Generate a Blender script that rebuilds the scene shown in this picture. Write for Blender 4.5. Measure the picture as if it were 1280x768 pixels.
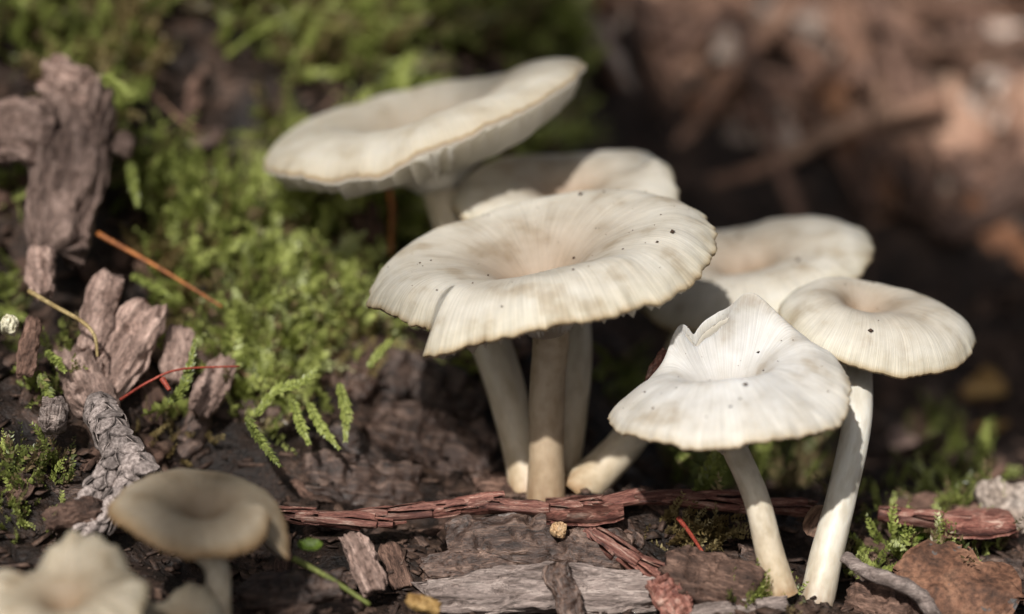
import bpy, math, random
import numpy as np
from mathutils import Vector, Matrix, noise as mnoise

# ------------------------------------------------------------------ camera, sky, sun, exposure
# 1 Blender unit = 1 cm (a macro scene)
for o in list(bpy.data.objects): bpy.data.objects.remove(o)
sc = bpy.context.scene
COL = sc.collection
sc.unit_settings.system = 'METRIC'; sc.unit_settings.scale_length = 0.01
W0, H0 = 1280.0, 768.0
LENS = 100.0
FPX = W0*LENS/36.0
PITCH = math.radians(14.0)
CAM = np.array([0.0, -35.9, 12.0])
FWD = np.array([0.0, math.cos(PITCH), -math.sin(PITCH)])
UPV = np.array([0.0, math.sin(PITCH), math.cos(PITCH)])
RGT = np.array([1.0, 0.0, 0.0])
cd = bpy.data.cameras.new('camera'); cam = bpy.data.objects.new('camera', cd); COL.objects.link(cam)
cam.location = CAM; cam.rotation_euler = (math.pi/2-PITCH, 0, 0)
cd.lens = LENS; cd.sensor_width = 36; cd.clip_start = 0.5; cd.clip_end = 5000
cd.dof.use_dof = True; cd.dof.focus_distance = 36.4; cd.dof.aperture_fstop = 0.09
sc.camera = cam

SUN_EL, SUN_AZ = math.radians(43), math.radians(16)      # azimuth: from behind the camera towards its left
SUND = np.array([-math.sin(SUN_AZ)*math.cos(SUN_EL), -math.cos(SUN_AZ)*math.cos(SUN_EL), math.sin(SUN_EL)])
world = bpy.data.worlds.new('World'); sc.world = world; world.use_nodes = True
wn = world.node_tree.nodes; wl = world.node_tree.links
sky = wn.new('ShaderNodeTexSky'); sky.sky_type = 'NISHITA'; sky.sun_disc = False
sky.sun_elevation = SUN_EL; sky.sun_rotation = math.atan2(SUND[0], SUND[1]); sky.dust_density = 4.0; sky.ozone_density = 1.0
hs = wn.new('ShaderNodeHueSaturation'); hs.inputs['Saturation'].default_value = 0.35
wl.new(sky.outputs[0], hs.inputs['Color']); bg = wn['Background']
wl.new(hs.outputs[0], bg.inputs['Color']); bg.inputs['Strength'].default_value = 0.057
sd = bpy.data.lights.new('sun', 'SUN'); sun = bpy.data.objects.new('sun', sd); COL.objects.link(sun)
sd.energy = 4.7; sd.angle = math.radians(1.3); sd.color = (1.0, 0.975, 0.935)
sun.rotation_euler = Vector(tuple(SUND)).to_track_quat('Z', 'Y').to_euler(); sun.location = (-30, -30, 60)
sc.view_settings.view_transform = 'Standard'; sc.view_settings.look = 'None'
sc.view_settings.gamma = 1.0; sc.view_settings.use_curve_mapping = False
sc.view_settings.exposure = 0.14
sc.render.engine = 'CYCLES'
sc.cycles.use_denoising = True
sc.cycles.max_bounces = 8; sc.cycles.diffuse_bounces = 4; sc.cycles.transmission_bounces = 4
random.seed(7); RNG = np.random.default_rng(7)

# ------------------------------------------------------------------ helpers
def unproj(px, py, d):
    return CAM + FWD*d + RGT*((px-640.0)/FPX*d) + UPV*((384.0-py)/FPX*d)
def unit(v):
    v = np.asarray(v, float); return v/max(np.linalg.norm(v), 1e-9)
def smooth(x, a, b):
    t = np.clip((np.asarray(x, float)-a)/(b-a), 0, 1); return t*t*(3-2*t)
def _hash(ix, iy, iz):
    h = (ix.astype(np.int64)*374761393 + iy.astype(np.int64)*668265263 + iz.astype(np.int64)*2147483647 % 1000003*97) & 0xffffffff
    h = ((h ^ (h >> 13))*1274126177) & 0xffffffff
    h = ((h ^ (h >> 16))*2246822519) & 0xffffffff
    return ((h ^ (h >> 15)) & 0xffffff)/float(0xffffff)*2-1
def vn(x, y, z=0.0):
    x, y, z = np.broadcast_arrays(np.asarray(x, float), np.asarray(y, float), np.asarray(z, float))
    ix, iy, iz = np.floor(x), np.floor(y), np.floor(z)
    fx, fy, fz = x-ix, y-iy, z-iz
    ux, uy, uz = fx*fx*(3-2*fx), fy*fy*(3-2*fy), fz*fz*(3-2*fz)
    r = 0
    for a in (0, 1):
        for b in (0, 1):
            for c in (0, 1):
                wgt = (ux if a else 1-ux)*(uy if b else 1-uy)*(uz if c else 1-uz)
                r = r + wgt*_hash(ix+a, iy+b, iz+c)
    return r
def fbm(x, y, z=0.0, oct=3):
    r, a, f = 0, 1.0, 1.0
    for i in range(oct):
        r = r + a*vn(np.asarray(x)*f+i*17.3, np.asarray(y)*f-i*9.1, np.asarray(z)*f+i*3.7); a *= .5; f *= 2.03
    return r/1.6
def interp(ctrl, r):
    xs = [c[0] for c in ctrl]; ys = [c[1] for c in ctrl]
    xs = np.array(xs); ys = np.array(ys); r = np.asarray(r, float)
    m = np.gradient(ys, xs)
    i = np.clip(np.searchsorted(xs, r, side='right')-1, 0, len(xs)-2)
    h = xs[i+1]-xs[i]; t = np.clip((r-xs[i])/h, 0, 1)
    return (2*t**3-3*t**2+1)*ys[i]+(t**3-2*t**2+t)*h*m[i]+(-2*t**3+3*t**2)*ys[i+1]+(t**3-t**2)*h*m[i+1]
def catmull(pts, n):
    pts = np.array(pts, float); k = len(pts)
    s = np.linspace(0, k-1, n); i = np.clip(s.astype(int), 0, k-2); t = (s-i)[:, None]
    p = np.vstack([2*pts[0]-pts[1], pts, 2*pts[-1]-pts[-2]])
    a, b, c, d = p[i], p[i+1], p[i+2], p[i+3]
    return .5*((2*b)+(-a+c)*t+(2*a-5*b+4*c-d)*t*t+(-a+3*b-3*c+d)*t**3)

def mesh_from(name, verts, faces, mat=None, smooth_sh=True):
    me = bpy.data.meshes.new(name)
    verts = np.asarray(verts, float)
    me.from_pydata(verts.tolist(), [], faces if isinstance(faces, list) else faces.tolist())
    if mat: me.materials.append(mat)
    if smooth_sh: me.polygons.foreach_set('use_smooth', [True]*len(me.polygons))
    me.update()
    return me
def link(name, data, parent=None, loc=None):
    o = bpy.data.objects.new(name, data); COL.objects.link(o)
    if parent is not None: o.parent = parent
    if loc is not None: o.location = tuple(loc)
    return o
def tag(o, label, cat=None, group=None, kind=None):
    o['label'] = label
    if cat: o['category'] = cat
    if group: o['group'] = group
    if kind: o['kind'] = kind
    return o
def grid_faces(nu, nv, wrap=False, off=0, flip=False):
    f = []
    m = nv if wrap else nv-1
    for i in range(nu-1):
        for j in range(m):
            a, b = off+i*nv+j, off+i*nv+(j+1) % nv
            c, d = off+(i+1)*nv+(j+1) % nv, off+(i+1)*nv+j
            f.append((a, d, c, b) if flip else (a, b, c, d))
    return f
def tube(path, rad, nv=10, seed=0, amp=0.0, caps=True):
    path = np.asarray(path, float); n = len(path); rad = np.broadcast_to(np.asarray(rad, float), (n,))
    tan = np.gradient(path, axis=0); tan /= np.linalg.norm(tan, axis=1)[:, None]+1e-12
    ref = np.array([0.31, 0.17, 0.93])
    if abs(np.dot(unit(tan.mean(0)), ref)) > .9: ref = np.array([1, .2, .1])
    vs = []
    th = np.linspace(0, 2*np.pi, nv, endpoint=False)
    for i in range(n):
        a = unit(np.cross(tan[i], ref)); b = np.cross(tan[i], a)
        rr = rad[i]*np.ones(nv)
        if amp: rr = rr*(1+amp*fbm(np.cos(th)*1.5+seed, np.sin(th)*1.5, i*.35+seed))
        vs.append(path[i]+np.cos(th)[:, None]*rr[:, None]*a+np.sin(th)[:, None]*rr[:, None]*b)
    v = np.vstack(vs); f = grid_faces(n, nv, True)
    if caps:
        f.append(tuple(range(nv))[::-1]); f.append(tuple((n-1)*nv+k for k in range(nv)))
    return v, f

# ------------------------------------------------------------------ materials
def newmat(name):
    m = bpy.data.materials.new(name); m.use_nodes = True
    nt = m.node_tree; return m, nt, nt.nodes['Principled BSDF'], nt.nodes['Material Output']
def N(nt, typ, **kw):
    n = nt.nodes.new(typ)
    for k, v in kw.items():
        if hasattr(n, k): setattr(n, k, v)
        else: n.inputs[k].default_value = v
    return n
def ramp(nt, stops, fac):
    r = nt.nodes.new('ShaderNodeValToRGB'); e = r.color_ramp.elements
    while len(e) < len(stops): e.new(.5)
    for i, (p, c) in enumerate(stops):
        e[i].position = p; e[i].color = (c[0], c[1], c[2], 1)
    nt.links.new(fac, r.inputs[0]); return r.outputs[0]
def mixc(nt, a, b, fac, mode='MIX'):
    m = nt.nodes.new('ShaderNodeMix'); m.data_type = 'RGBA'; m.blend_type = mode
    for s, v in ((6, a), (7, b), (0, fac)):
        if hasattr(v, 'is_output'): nt.links.new(v, m.inputs[s])
        elif s == 0: m.inputs[0].default_value = v
        else: m.inputs[s].default_value = (v[0], v[1], v[2], 1)
    return m.outputs[2]
def organic(name, stops, scale=(1, 1, 1), ns=3.0, rough=.8, bump=.5, bdist=.03, vary=.35, fine=40.0, transl=0.0, spec=.3, spots=None, coat=0.0):
    m, nt, bs, out = newmat(name); L = nt.links
    tc = N(nt, 'ShaderNodeTexCoord'); mp = N(nt, 'ShaderNodeMapping'); mp.inputs['Scale'].default_value = scale
    oi = N(nt, 'ShaderNodeObjectInfo')
    add = N(nt, 'ShaderNodeVectorMath', operation='ADD'); L.new(tc.outputs['Object'], add.inputs[0])
    cm = N(nt, 'ShaderNodeVectorMath', operation='SCALE'); cm.inputs[3].default_value = 37.0
    cx = N(nt, 'ShaderNodeCombineXYZ'); L.new(oi.outputs['Random'], cx.inputs[0]); L.new(oi.outputs['Random'], cx.inputs[1])
    L.new(cx.outputs[0], cm.inputs[0]); L.new(cm.outputs[0], add.inputs[1])
    L.new(add.outputs[0], mp.inputs[0])
    n1 = N(nt, 'ShaderNodeTexNoise'); n1.inputs['Scale'].default_value = ns; n1.inputs['Detail'].default_value = 8; n1.inputs['Roughness'].default_value = .65
    L.new(mp.outputs[0], n1.inputs[0])
    n2 = N(nt, 'ShaderNodeTexNoise'); n2.inputs['Scale'].default_value = fine; n2.inputs['Detail'].default_value = 4
    L.new(mp.outputs[0], n2.inputs[0])
    stops = [(.5+(p-.5)*.72, c) for p, c in stops]
    col = ramp(nt, stops, n1.outputs[0])
    g = ramp(nt, [(.32, (.5,)*3), (.68, (1.35,)*3)], n2.outputs[0])
    col = mixc(nt, col, g, 1.0, 'MULTIPLY')
    if spots:
        n3 = N(nt, 'ShaderNodeTexNoise'); n3.inputs['Scale'].default_value = spots[0]; n3.inputs['Detail'].default_value = 3
        L.new(add.outputs[0], n3.inputs[0])
        sp = ramp(nt, [(spots[1], (0,)*3), (spots[1]+.06, (1,)*3)], n3.outputs[0])
        col = mixc(nt, col, spots[2], sp)
    if vary:
        vr = N(nt, 'ShaderNodeMapRange'); vr.inputs[3].default_value = 1-vary; vr.inputs[4].default_value = 1+vary
        L.new(oi.outputs['Random'], vr.inputs[0])
        hv = N(nt, 'ShaderNodeHueSaturation'); L.new(vr.outputs[0], hv.inputs['Value']); L.new(col, hv.inputs['Color']); col = hv.outputs[0]
    L.new(col, bs.inputs['Base Color']); bs.inputs['Roughness'].default_value = rough
    bs.inputs['Specular IOR Level'].default_value = spec
    if coat: bs.inputs['Coat Weight'].default_value = coat; bs.inputs['Coat Roughness'].default_value = .25
    if bump:
        ad = N(nt, 'ShaderNodeMath', operation='ADD'); L.new(n1.outputs[0], ad.inputs[0])
        ml = N(nt, 'ShaderNodeMath', operation='MULTIPLY'); ml.inputs[1].default_value = .4; L.new(n2.outputs[0], ml.inputs[0]); L.new(ml.outputs[0], ad.inputs[1])
        b = N(nt, 'ShaderNodeBump'); b.inputs['Strength'].default_value = bump; b.inputs['Distance'].default_value = bdist
        L.new(ad.outputs[0], b.inputs['Height']); L.new(b.outputs[0], bs.inputs['Normal'])
    if transl:
        t = N(nt, 'ShaderNodeBsdfTranslucent'); L.new(col, t.inputs[0]); mx = N(nt, 'ShaderNodeMixShader'); mx.inputs[0].default_value = transl
        L.new(bs.outputs[0], mx.inputs[1]); L.new(t.outputs[0], mx.inputs[2]); L.new(mx.outputs[0], out.inputs[0])
    return m

M = {}
M['soil'] = organic('dark_soil', [(.3, (.006, .0038, .003)), (.55, (.024, .0135, .009)), (.75, (.085, .05, .034))], ns=1.6, rough=.6, bump=.9, bdist=.12, vary=0, fine=14)
M['crumb'] = organic('soil_crumb', [(.25, (.012, .008, .006)), (.5, (.035, .021, .015)), (.7, (.08, .05, .036)), (.88, (.2, .13, .10))], ns=3.0, rough=.7, bump=.5, bdist=.03, vary=0, fine=30)
M['flake'] = organic('wood_flake', [(.25, (.02, .012, .009)), (.5, (.06, .035, .025)), (.7, (.14, .085, .06)), (.88, (.30, .21, .16))], ns=2.6, rough=.7, bump=.3, vary=0, fine=30)
M['greywood'] = organic('grey_rotten_wood', [(.25, (.07, .05, .042)), (.5, (.25, .195, .172)), (.72, (.43, .35, .31))], scale=(1, 7, 7), ns=1.2, rough=.85, bump=1.0, bdist=.07, vary=.2, fine=9, spots=(7.0, .69, (.015, .01, .008)))
M['pinkwood'] = organic('pinkish_rotten_wood', [(.25, (.08, .048, .037)), (.5, (.26, .175, .142)), (.72, (.46, .325, .27))], scale=(1, 5, 5), ns=1.3, rough=.85, bump=1.0, bdist=.07, vary=.32, fine=9)
M['brownwood'] = organic('brown_wood', [(.25, (.025, .014, .010)), (.5, (.10, .056, .04)), (.75, (.25, .15, .11))], scale=(1, 6, 6), ns=1.4, rough=.75, bump=.9, bdist=.05, vary=.4, fine=10)
M['darkwood'] = organic('dark_wet_wood', [(.25, (.016, .0095, .007)), (.5, (.065, .038, .028)), (.78, (.22, .145, .11))], scale=(1, 6, 6), ns=1.6, rough=.42, bump=.9, bdist=.05, vary=.35, fine=10, spec=.5)
M['redbark'] = organic('red_brown_bark', [(.22, (.035, .013, .010)), (.42, (.13, .047, .035)), (.58, (.23, .105, .078)), (.78, (.42, .30, .24))], scale=(1, 2.5, 2.5), ns=2.2, rough=.65, bump=.6, bdist=.03, vary=.35, fine=16)
M['rustleaf'] = organic('rust_brown_bark', [(.25, (.03, .018, .013)), (.5, (.14, .065, .038)), (.75, (.27, .14, .085))], ns=1.8, rough=.75, bump=.7, bdist=.06, vary=.3, fine=14, spots=(5.0, .66, (.10, .09, .085)))
M['litter'] = organic('brown_litter', [(.25, (.05, .026, .017)), (.5, (.19, .105, .07)), (.75, (.36, .23, .16))], scale=(1, 3, 3), ns=.8, rough=.75, bump=.5, bdist=.08, vary=.55, fine=8)
M['palelitter'] = organic('pale_litter', [(.25, (.14, .10, .08)), (.5, (.36, .28, .23)), (.75, (.55, .45, .39))], scale=(1, 3, 3), ns=.8, rough=.7, bump=.5, bdist=.08, vary=.3, fine=8)
M['orangelitter'] = organic('orange_litter', [(.25, (.06, .025, .013)), (.5, (.20, .09, .045)), (.75, (.34, .18, .10))], scale=(1, 3, 3), ns=.8, rough=.7, bump=.5, bdist=.08, vary=.4, fine=8)
M['greyscale'] = organic('grey_scale', [(.3, (.10, .078, .068)), (.55, (.27, .22, .20)), (.78, (.48, .40, .36))], ns=5, rough=.8, bump=.5, bdist=.02, vary=.35, fine=40)
M['needle'] = organic('orange_needle', [(.3, (.16, .05, .016)), (.7, (.36, .13, .035))], ns=5, rough=.5, bump=.1, vary=.2)
M['redneedle'] = organic('red_needle', [(.3, (.20, .03, .02)), (.7, (.34, .07, .04))], ns=2, rough=.5, bump=.1, vary=.2)
M['straw'] = organic('straw_stalk', [(.3, (.24, .16, .06)), (.7, (.42, .32, .15))], ns=3, rough=.6, bump=.2, vary=.2)
M['greenstalk'] = organic('green_stalk', [(.3, (.10, .12, .02)), (.7, (.2, .22, .06))], ns=3, rough=.6, bump=.2, vary=.2)
M['greenleaf'] = organic('small_green_leaf', [(.3, (.10, .16, .02)), (.7, (.24, .34, .05))], ns=4, rough=.5, bump=.2, vary=.25, transl=.35)
M['yellowleaf'] = organic('ochre_leaf', [(.3, (.20, .11, .035)), (.7, (.40, .26, .10))], ns=3, rough=.6, bump=.4, vary=.25, transl=.2)
M['paleleaf'] = organic('pale_dry_leaf', [(.3, (.22, .16, .12)), (.55, (.38, .31, .26)), (.75, (.52, .45, .39))], ns=1.5, rough=.7, bump=.5, bdist=.05, vary=.2, fine=12)
M['bud'] = organic('pale_bud', [(.3, (.4, .36, .24)), (.7, (.6, .56, .42))], ns=4, rough=.5, bump=.2, vary=.1)
M['shadeleaf'] = organic('shade_leaf', [(.3, (.03, .06, .01)), (.7, (.07, .11, .02))], ns=.5, rough=.6, bump=0, vary=.2)  # leaves of the unseen branch added for shade
M['speck'] = organic('dark_speck', [(.3, (.02, .012, .008)), (.7, (.09, .05, .03))], ns=8, rough=.8, bump=0, vary=0)

def moss_mat(name, tint):
    m, nt, bs, out = newmat(name); L = nt.links
    at = N(nt, 'ShaderNodeAttribute', attribute_name='tone')
    col = ramp(nt, tint, at.outputs['Fac'])
    L.new(col, bs.inputs['Base Color']); bs.inputs['Roughness'].default_value = .38; bs.inputs['Specular IOR Level'].default_value = .5
    t = N(nt, 'ShaderNodeBsdfTranslucent'); L.new(col, t.inputs[0]); mx = N(nt, 'ShaderNodeMixShader'); mx.inputs[0].default_value = .4
    L.new(bs.outputs[0], mx.inputs[1]); L.new(t.outputs[0], mx.inputs[2]); L.new(mx.outputs[0], out.inputs[0])
    return m
M['moss'] = moss_mat('moss_leaf', [(0, (.12, .08, .045)), (.14, (.28, .21, .11)), (.2, (.08, .095, .028)), (.5, (.30, .34, .085)), (.8, (.52, .56, .18)), (1, (.60, .64, .33))])
M['drymoss'] = moss_mat('dry_moss', [(0, (.12, .08, .03)), (.5, (.30, .23, .10)), (1, (.45, .38, .2))])

def cap_mat(name, stops, fib=.5, sss=.25, ssc=.14, trans=0):
    m, nt, bs, out = newmat(name); L = nt.links
    at = N(nt, 'ShaderNodeAttribute', attribute_name='pol')
    sp = N(nt, 'ShaderNodeSeparateXYZ'); L.new(at.outputs['Vector'], sp.inputs[0])
    mp = N(nt, 'ShaderNodeMapping'); mp.inputs['Scale'].default_value = (85, 85, 3.0); L.new(at.outputs['Vector'], mp.inputs[0])
    n1 = N(nt, 'ShaderNodeTexNoise'); n1.inputs['Scale'].default_value = 1.0; n1.inputs['Detail'].default_value = 4; n1.inputs['Roughness'].default_value = .6; L.new(mp.outputs[0], n1.inputs[0])
    tc = N(nt, 'ShaderNodeTexCoord')
    n2 = N(nt, 'ShaderNodeTexNoise'); n2.inputs['Scale'].default_value = .9; n2.inputs['Detail'].default_value = 5; L.new(tc.outputs['Object'], n2.inputs[0])
    ra = N(nt, 'ShaderNodeMath', operation='MULTIPLY_ADD'); L.new(n2.outputs[0], ra.inputs[0]); ra.inputs[1].default_value = .30
    sb = N(nt, 'ShaderNodeMath', operation='SUBTRACT'); L.new(sp.outputs[2], sb.inputs[0]); sb.inputs[1].default_value = .15
    L.new(sb.outputs[0], ra.inputs[2])
    # keep the rim ring crisp: blend back to pure radius near the edge
    mr = N(nt, 'ShaderNodeMapRange'); mr.inputs[1].default_value = .8; mr.inputs[2].default_value = .98; L.new(sp.outputs[2], mr.inputs[0])
    mm = N(nt, 'ShaderNodeMix'); L.new(mr.outputs[0], mm.inputs[0]); L.new(ra.outputs[0], mm.inputs[2]); L.new(sp.outputs[2], mm.inputs[3])
    col = ramp(nt, stops, mm.outputs[0])
    g = ramp(nt, [(.28, (1-.42*fib,)*3), (.62, (1.06,)*3)], n1.outputs[0])
    col = mixc(nt, col, g, 1.0, 'MULTIPLY')
    n4 = N(nt, 'ShaderNodeTexNoise'); n4.inputs['Scale'].default_value = 2.2; n4.inputs['Detail'].default_value = 6; L.new(tc.outputs['Object'], n4.inputs[0])
    col = mixc(nt, col, ramp(nt, [(.30, (.70, .64, .56)), (.45, (.92, .90, .87)), (.65, (1.06, 1.06, 1.06))], n4.outputs[0]), 1.0, 'MULTIPLY')
    L.new(col, bs.inputs['Base Color']); bs.inputs['Roughness'].default_value = .55; bs.inputs['Specular IOR Level'].default_value = .3
    bs.inputs['Subsurface Weight'].default_value = sss; bs.inputs['Subsurface Radius'].default_value = (1, .75, .5); bs.inputs['Subsurface Scale'].default_value = ssc
    n3 = N(nt, 'ShaderNodeTexNoise'); n3.inputs['Scale'].default_value = 22; n3.inputs['Detail'].default_value = 3; L.new(tc.outputs['Object'], n3.inputs[0])
    ad = N(nt, 'ShaderNodeMath', operation='MULTIPLY_ADD'); ad.inputs[1].default_value = .5; L.new(n3.outputs[0], ad.inputs[0]); L.new(n1.outputs[0], ad.inputs[2])
    b = N(nt, 'ShaderNodeBump'); b.inputs['Strength'].default_value = .3; b.inputs['Distance'].default_value = .02
    L.new(ad.outputs[0], b.inputs['Height']); L.new(b.outputs[0], bs.inputs['Normal'])
    if trans:
        t = N(nt, 'ShaderNodeBsdfTranslucent'); t.inputs[0].default_value = (.9, .88, .82, 1); mx = N(nt, 'ShaderNodeMixShader'); mx.inputs[0].default_value = trans
        L.new(bs.outputs[0], mx.inputs[1]); L.new(t.outputs[0], mx.inputs[2]); L.new(mx.outputs[0], out.inputs[0])
    return m
STD = [(0, (0.273, 0.185, 0.119)), (.09, (0.328, 0.239, 0.167)), (.25, (0.337, 0.275, 0.212)), (.45, (0.382, 0.338, 0.278)), (.68, (0.455, 0.419, 0.358)), (.88, (0.501, 0.469, 0.406)), (.975, (0.510, 0.469, 0.379)), (1, (0.419, 0.333, 0.212))]
RIML = [(p, tuple(min(.80, v*1.5) for v in c)) for p, c in STD[:-2]]+[(.975, (.66, .58, .45)), (.988, (.44, .31, .15)), (1, (.26, .14, .05))]
PALE = [(0, (0.446, 0.394, 0.346)), (.15, (0.475, 0.446, 0.416)), (.4, (0.513, 0.499, 0.480)), (.7, (0.513, 0.494, 0.465)), (.95, (0.522, 0.490, 0.436)), (.985, (0.475, 0.422, 0.337)), (1, (0.408, 0.317, 0.208))]
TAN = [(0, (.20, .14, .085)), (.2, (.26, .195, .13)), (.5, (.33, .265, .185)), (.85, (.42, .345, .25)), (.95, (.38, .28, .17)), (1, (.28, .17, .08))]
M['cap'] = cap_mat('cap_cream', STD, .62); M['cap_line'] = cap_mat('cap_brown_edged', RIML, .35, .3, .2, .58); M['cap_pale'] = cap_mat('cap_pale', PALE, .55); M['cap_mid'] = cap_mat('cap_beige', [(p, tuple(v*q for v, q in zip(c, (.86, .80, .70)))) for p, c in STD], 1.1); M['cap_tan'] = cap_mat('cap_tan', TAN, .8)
m, nt, bs, out = newmat('gill_white')
bs.inputs['Base Color'].default_value = (.85, .83, .78, 1); bs.inputs['Roughness'].default_value = .55
t = N(nt, 'ShaderNodeBsdfTranslucent'); t.inputs[0].default_value = (.8, .76, .68, 1); mx = N(nt, 'ShaderNodeMixShader'); mx.inputs[0].default_value = .45
nt.links.new(bs.outputs[0], mx.inputs[1]); nt.links.new(t.outputs[0], mx.inputs[2]); nt.links.new(mx.outputs[0], out.inputs[0]); M['gill'] = m
m, nt, bs, out = newmat('cap_underside')
bs.inputs['Base Color'].default_value = (.66, .62, .54, 1); bs.inputs['Roughness'].default_value = .6
t = N(nt, 'ShaderNodeBsdfTranslucent'); t.inputs[0].default_value = (.95, .92, .86, 1); mx = N(nt, 'ShaderNodeMixShader'); mx.inputs[0].default_value = .62
nt.links.new(bs.outputs[0], mx.inputs[1]); nt.links.new(t.outputs[0], mx.inputs[2]); nt.links.new(mx.outputs[0], out.inputs[0]); M['under'] = m

def stem_mat(name, c_top, c_mid, c_base):
    m, nt, bs, out = newmat(name); L = nt.links
    at = N(nt, 'ShaderNodeAttribute', attribute_name='pol'); sp = N(nt, 'ShaderNodeSeparateXYZ'); L.new(at.outputs['Vector'], sp.inputs[0])
    mp = N(nt, 'ShaderNodeMapping'); mp.inputs['Scale'].default_value = (2, 2, 10); L.new(at.outputs['Vector'], mp.inputs[0])
    n1 = N(nt, 'ShaderNodeTexNoise'); n1.inputs['Scale'].default_value = 1; n1.inputs['Detail'].default_value = 6; L.new(mp.outputs[0], n1.inputs[0])
    mp2 = N(nt, 'ShaderNodeMapping'); mp2.inputs['Scale'].default_value = (1.8, 1.8, 17); L.new(at.outputs['Vector'], mp2.inputs[0])
    n2 = N(nt, 'ShaderNodeTexNoise'); n2.inputs['Scale'].default_value = 1; n2.inputs['Detail'].default_value = 5; L.new(mp2.outputs[0], n2.inputs[0])
    ra = N(nt, 'ShaderNodeMath', operation='MULTIPLY_ADD'); L.new(n1.outputs[0], ra.inputs[0]); ra.inputs[1].default_value = .25
    sb = N(nt, 'ShaderNodeMath', operation='SUBTRACT'); L.new(sp.outputs[2], sb.inputs[0]); sb.inputs[1].default_value = .12; L.new(sb.outputs[0], ra.inputs[2])
    col = ramp(nt, [(0, c_base), (.14, c_mid), (.45, c_top), (1, c_top)], ra.outputs[0])
    col = mixc(nt, col, ramp(nt, [(.3, (.80, .77, .72)), (.6, (1.03,)*3)], n2.outputs[0]), 1.0, 'MULTIPLY')
    sp2 = ramp(nt, [(.70, (0,)*3), (.76, (.7,)*3)], n1.outputs[0]); col = mixc(nt, col, (.16, .10, .06), sp2)
    L.new(col, bs.inputs['Base Color']); bs.inputs['Roughness'].default_value = .5
    bs.inputs['Subsurface Weight'].default_value = .25; bs.inputs['Subsurface Radius'].default_value = (1, .7, .45); bs.inputs['Subsurface Scale'].default_value = .12
    b = N(nt, 'ShaderNodeBump'); b.inputs['Strength'].default_value = .35; b.inputs['Distance'].default_value = .03
    L.new(n2.outputs[0], b.inputs['Height']); L.new(b.outputs[0], bs.inputs['Normal'])
    return m
M['stem'] = stem_mat('stem_cream', (.58, .51, .40), (.52, .42, .29), (.34, .22, .12))
M['stem_tan'] = stem_mat('stem_tan', (.42, .33, .23), (.38, .28, .18), (.26, .16, .09))
M['stem_white'] = stem_mat('stem_white', (.60, .57, .50), (.56, .50, .40), (.28, .19, .12))
M['collar'] = organic('tan_collar', [(.3, (.34, .21, .11)), (.7, (.50, .35, .20))], ns=2, rough=.5, bump=.08, vary=0)

# ------------------------------------------------------------------ forest floor
ANCH = []     # points the ground is drawn to: x, y, z, radius
def anchor(px, py, d, dz=0.0, s=.9):
    p = unproj(px, py, d); ANCH.append((p[0], p[1], p[2]+dz, s))
for a in [(690, 618, 38.1, 0, 1.0), (1020, 760, 36.2, 0, .8), (975, 742, 35.8, 0, .8), (272, 800, 33.6, 0, .9),
          (400, 655, 37.0, -.1, .8), (560, 655, 36.9, -.1, .8), (850, 640, 36.9, -.05, .8), (1160, 665, 37.3, -.1, .8),
          (80, 850, 32.2, 0, .8), (560, 775, 35.9, -.1, .8), (700, 775, 35.9, -.1, .8), (850, 772, 35.8, -.1, .7), (1150, 775, 36.0, -.1, .8), (1270, 770, 36.2, -.1, .8), (400, 760, 35.4, -.1, .7)]: anchor(*a)
PITS = []
for (px_, py_, d_, dep_, sg_) in [(165, 290, 39.8, 1.7, .5), (185, 160, 41.3, 1.3, .45), (300, 95, 43, 1.4, .6), (452, 245, 41.6, 1.2, .5), (15, 320, 38.8, 1.2, .45), (20, 260, 39.6, 1.0, .4), (235, 500, 37.6, .5, .4), (300, 560, 37.2, .35, .6), (500, 590, 37.6, .4, .6), (330, 690, 35.8, .4, .6)]:
    q_ = unproj(px_, py_, d_); PITS.append((q_[0], q_[1], dep_, sg_))
def h0(x, y):
    s = -.55*x+.83*y+.5*fbm(x*.5, y*.5, 3.0, 2)
    bank = .62*np.log1p(np.exp(2.2*np.clip(s-.9, -12, 12)))/2.2
    bank = np.minimum(bank, 9.0)*(1-smooth(x, .2, 3.0))
    hollow = -1.3*np.exp(-((x-4.5)/4.5)**2-((y-7.5)/4.0)**2)
    back = 3.8*smooth(y, 9.5, 18.5)*smooth(x, -1, 3)
    lump = .22*fbm(x*.9, y*.9, 1.0, 2)+.12*fbm(x*3.1, y*3.1, 5.0, 2)
    pit = 0
    for (ax_, ay_, dep_, sg_) in PITS: pit = pit-dep_*np.exp(-((x-ax_)**2+(y-ay_)**2)/(2*sg_**2))
    return bank+hollow+back+lump+pit
_ax = np.array(ANCH); _hz = _ax[:, 2]-h0(_ax[:, 0], _ax[:, 1])
def hgt(x, y):
    x = np.asarray(x, float); y = np.asarray(y, float)
    w = [np.exp(-((x-a[0])**2+(y-a[1])**2)/(2*a[3]**2)) for a in ANCH]
    tot = sum(w)+.15
    return h0(x, y)+sum(wi*hz for wi, hz in zip(w, _hz))/tot*np.minimum(tot, 1.0)*1.15
_fx, _fy = np.arange(-16, 20, .12), np.arange(-10, 62, .12)
_FH = hgt(*np.meshgrid(_fx, _fy))
def hfast(x, y):
    u = np.clip((np.asarray(x)+16)/.12, 0, len(_fx)-1.001); w = np.clip((np.asarray(y)+10)/.12, 0, len(_fy)-1.001)
    i, j = u.astype(int), w.astype(int); a, b = u-i, w-j
    return (_FH[j, i]*(1-a)+_FH[j, i+1]*a)*(1-b)+(_FH[j+1, i]*(1-a)+_FH[j+1, i+1]*a)*b
def normal_at(x, y):
    e = .25
    q = hfast(np.array([x-e, x+e, x, x]), np.array([y, y, y-e, y+e]))
    return unit([q[0]-q[1], q[2]-q[3], 2*e])
_ds = np.linspace(30, 90, 900)
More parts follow.
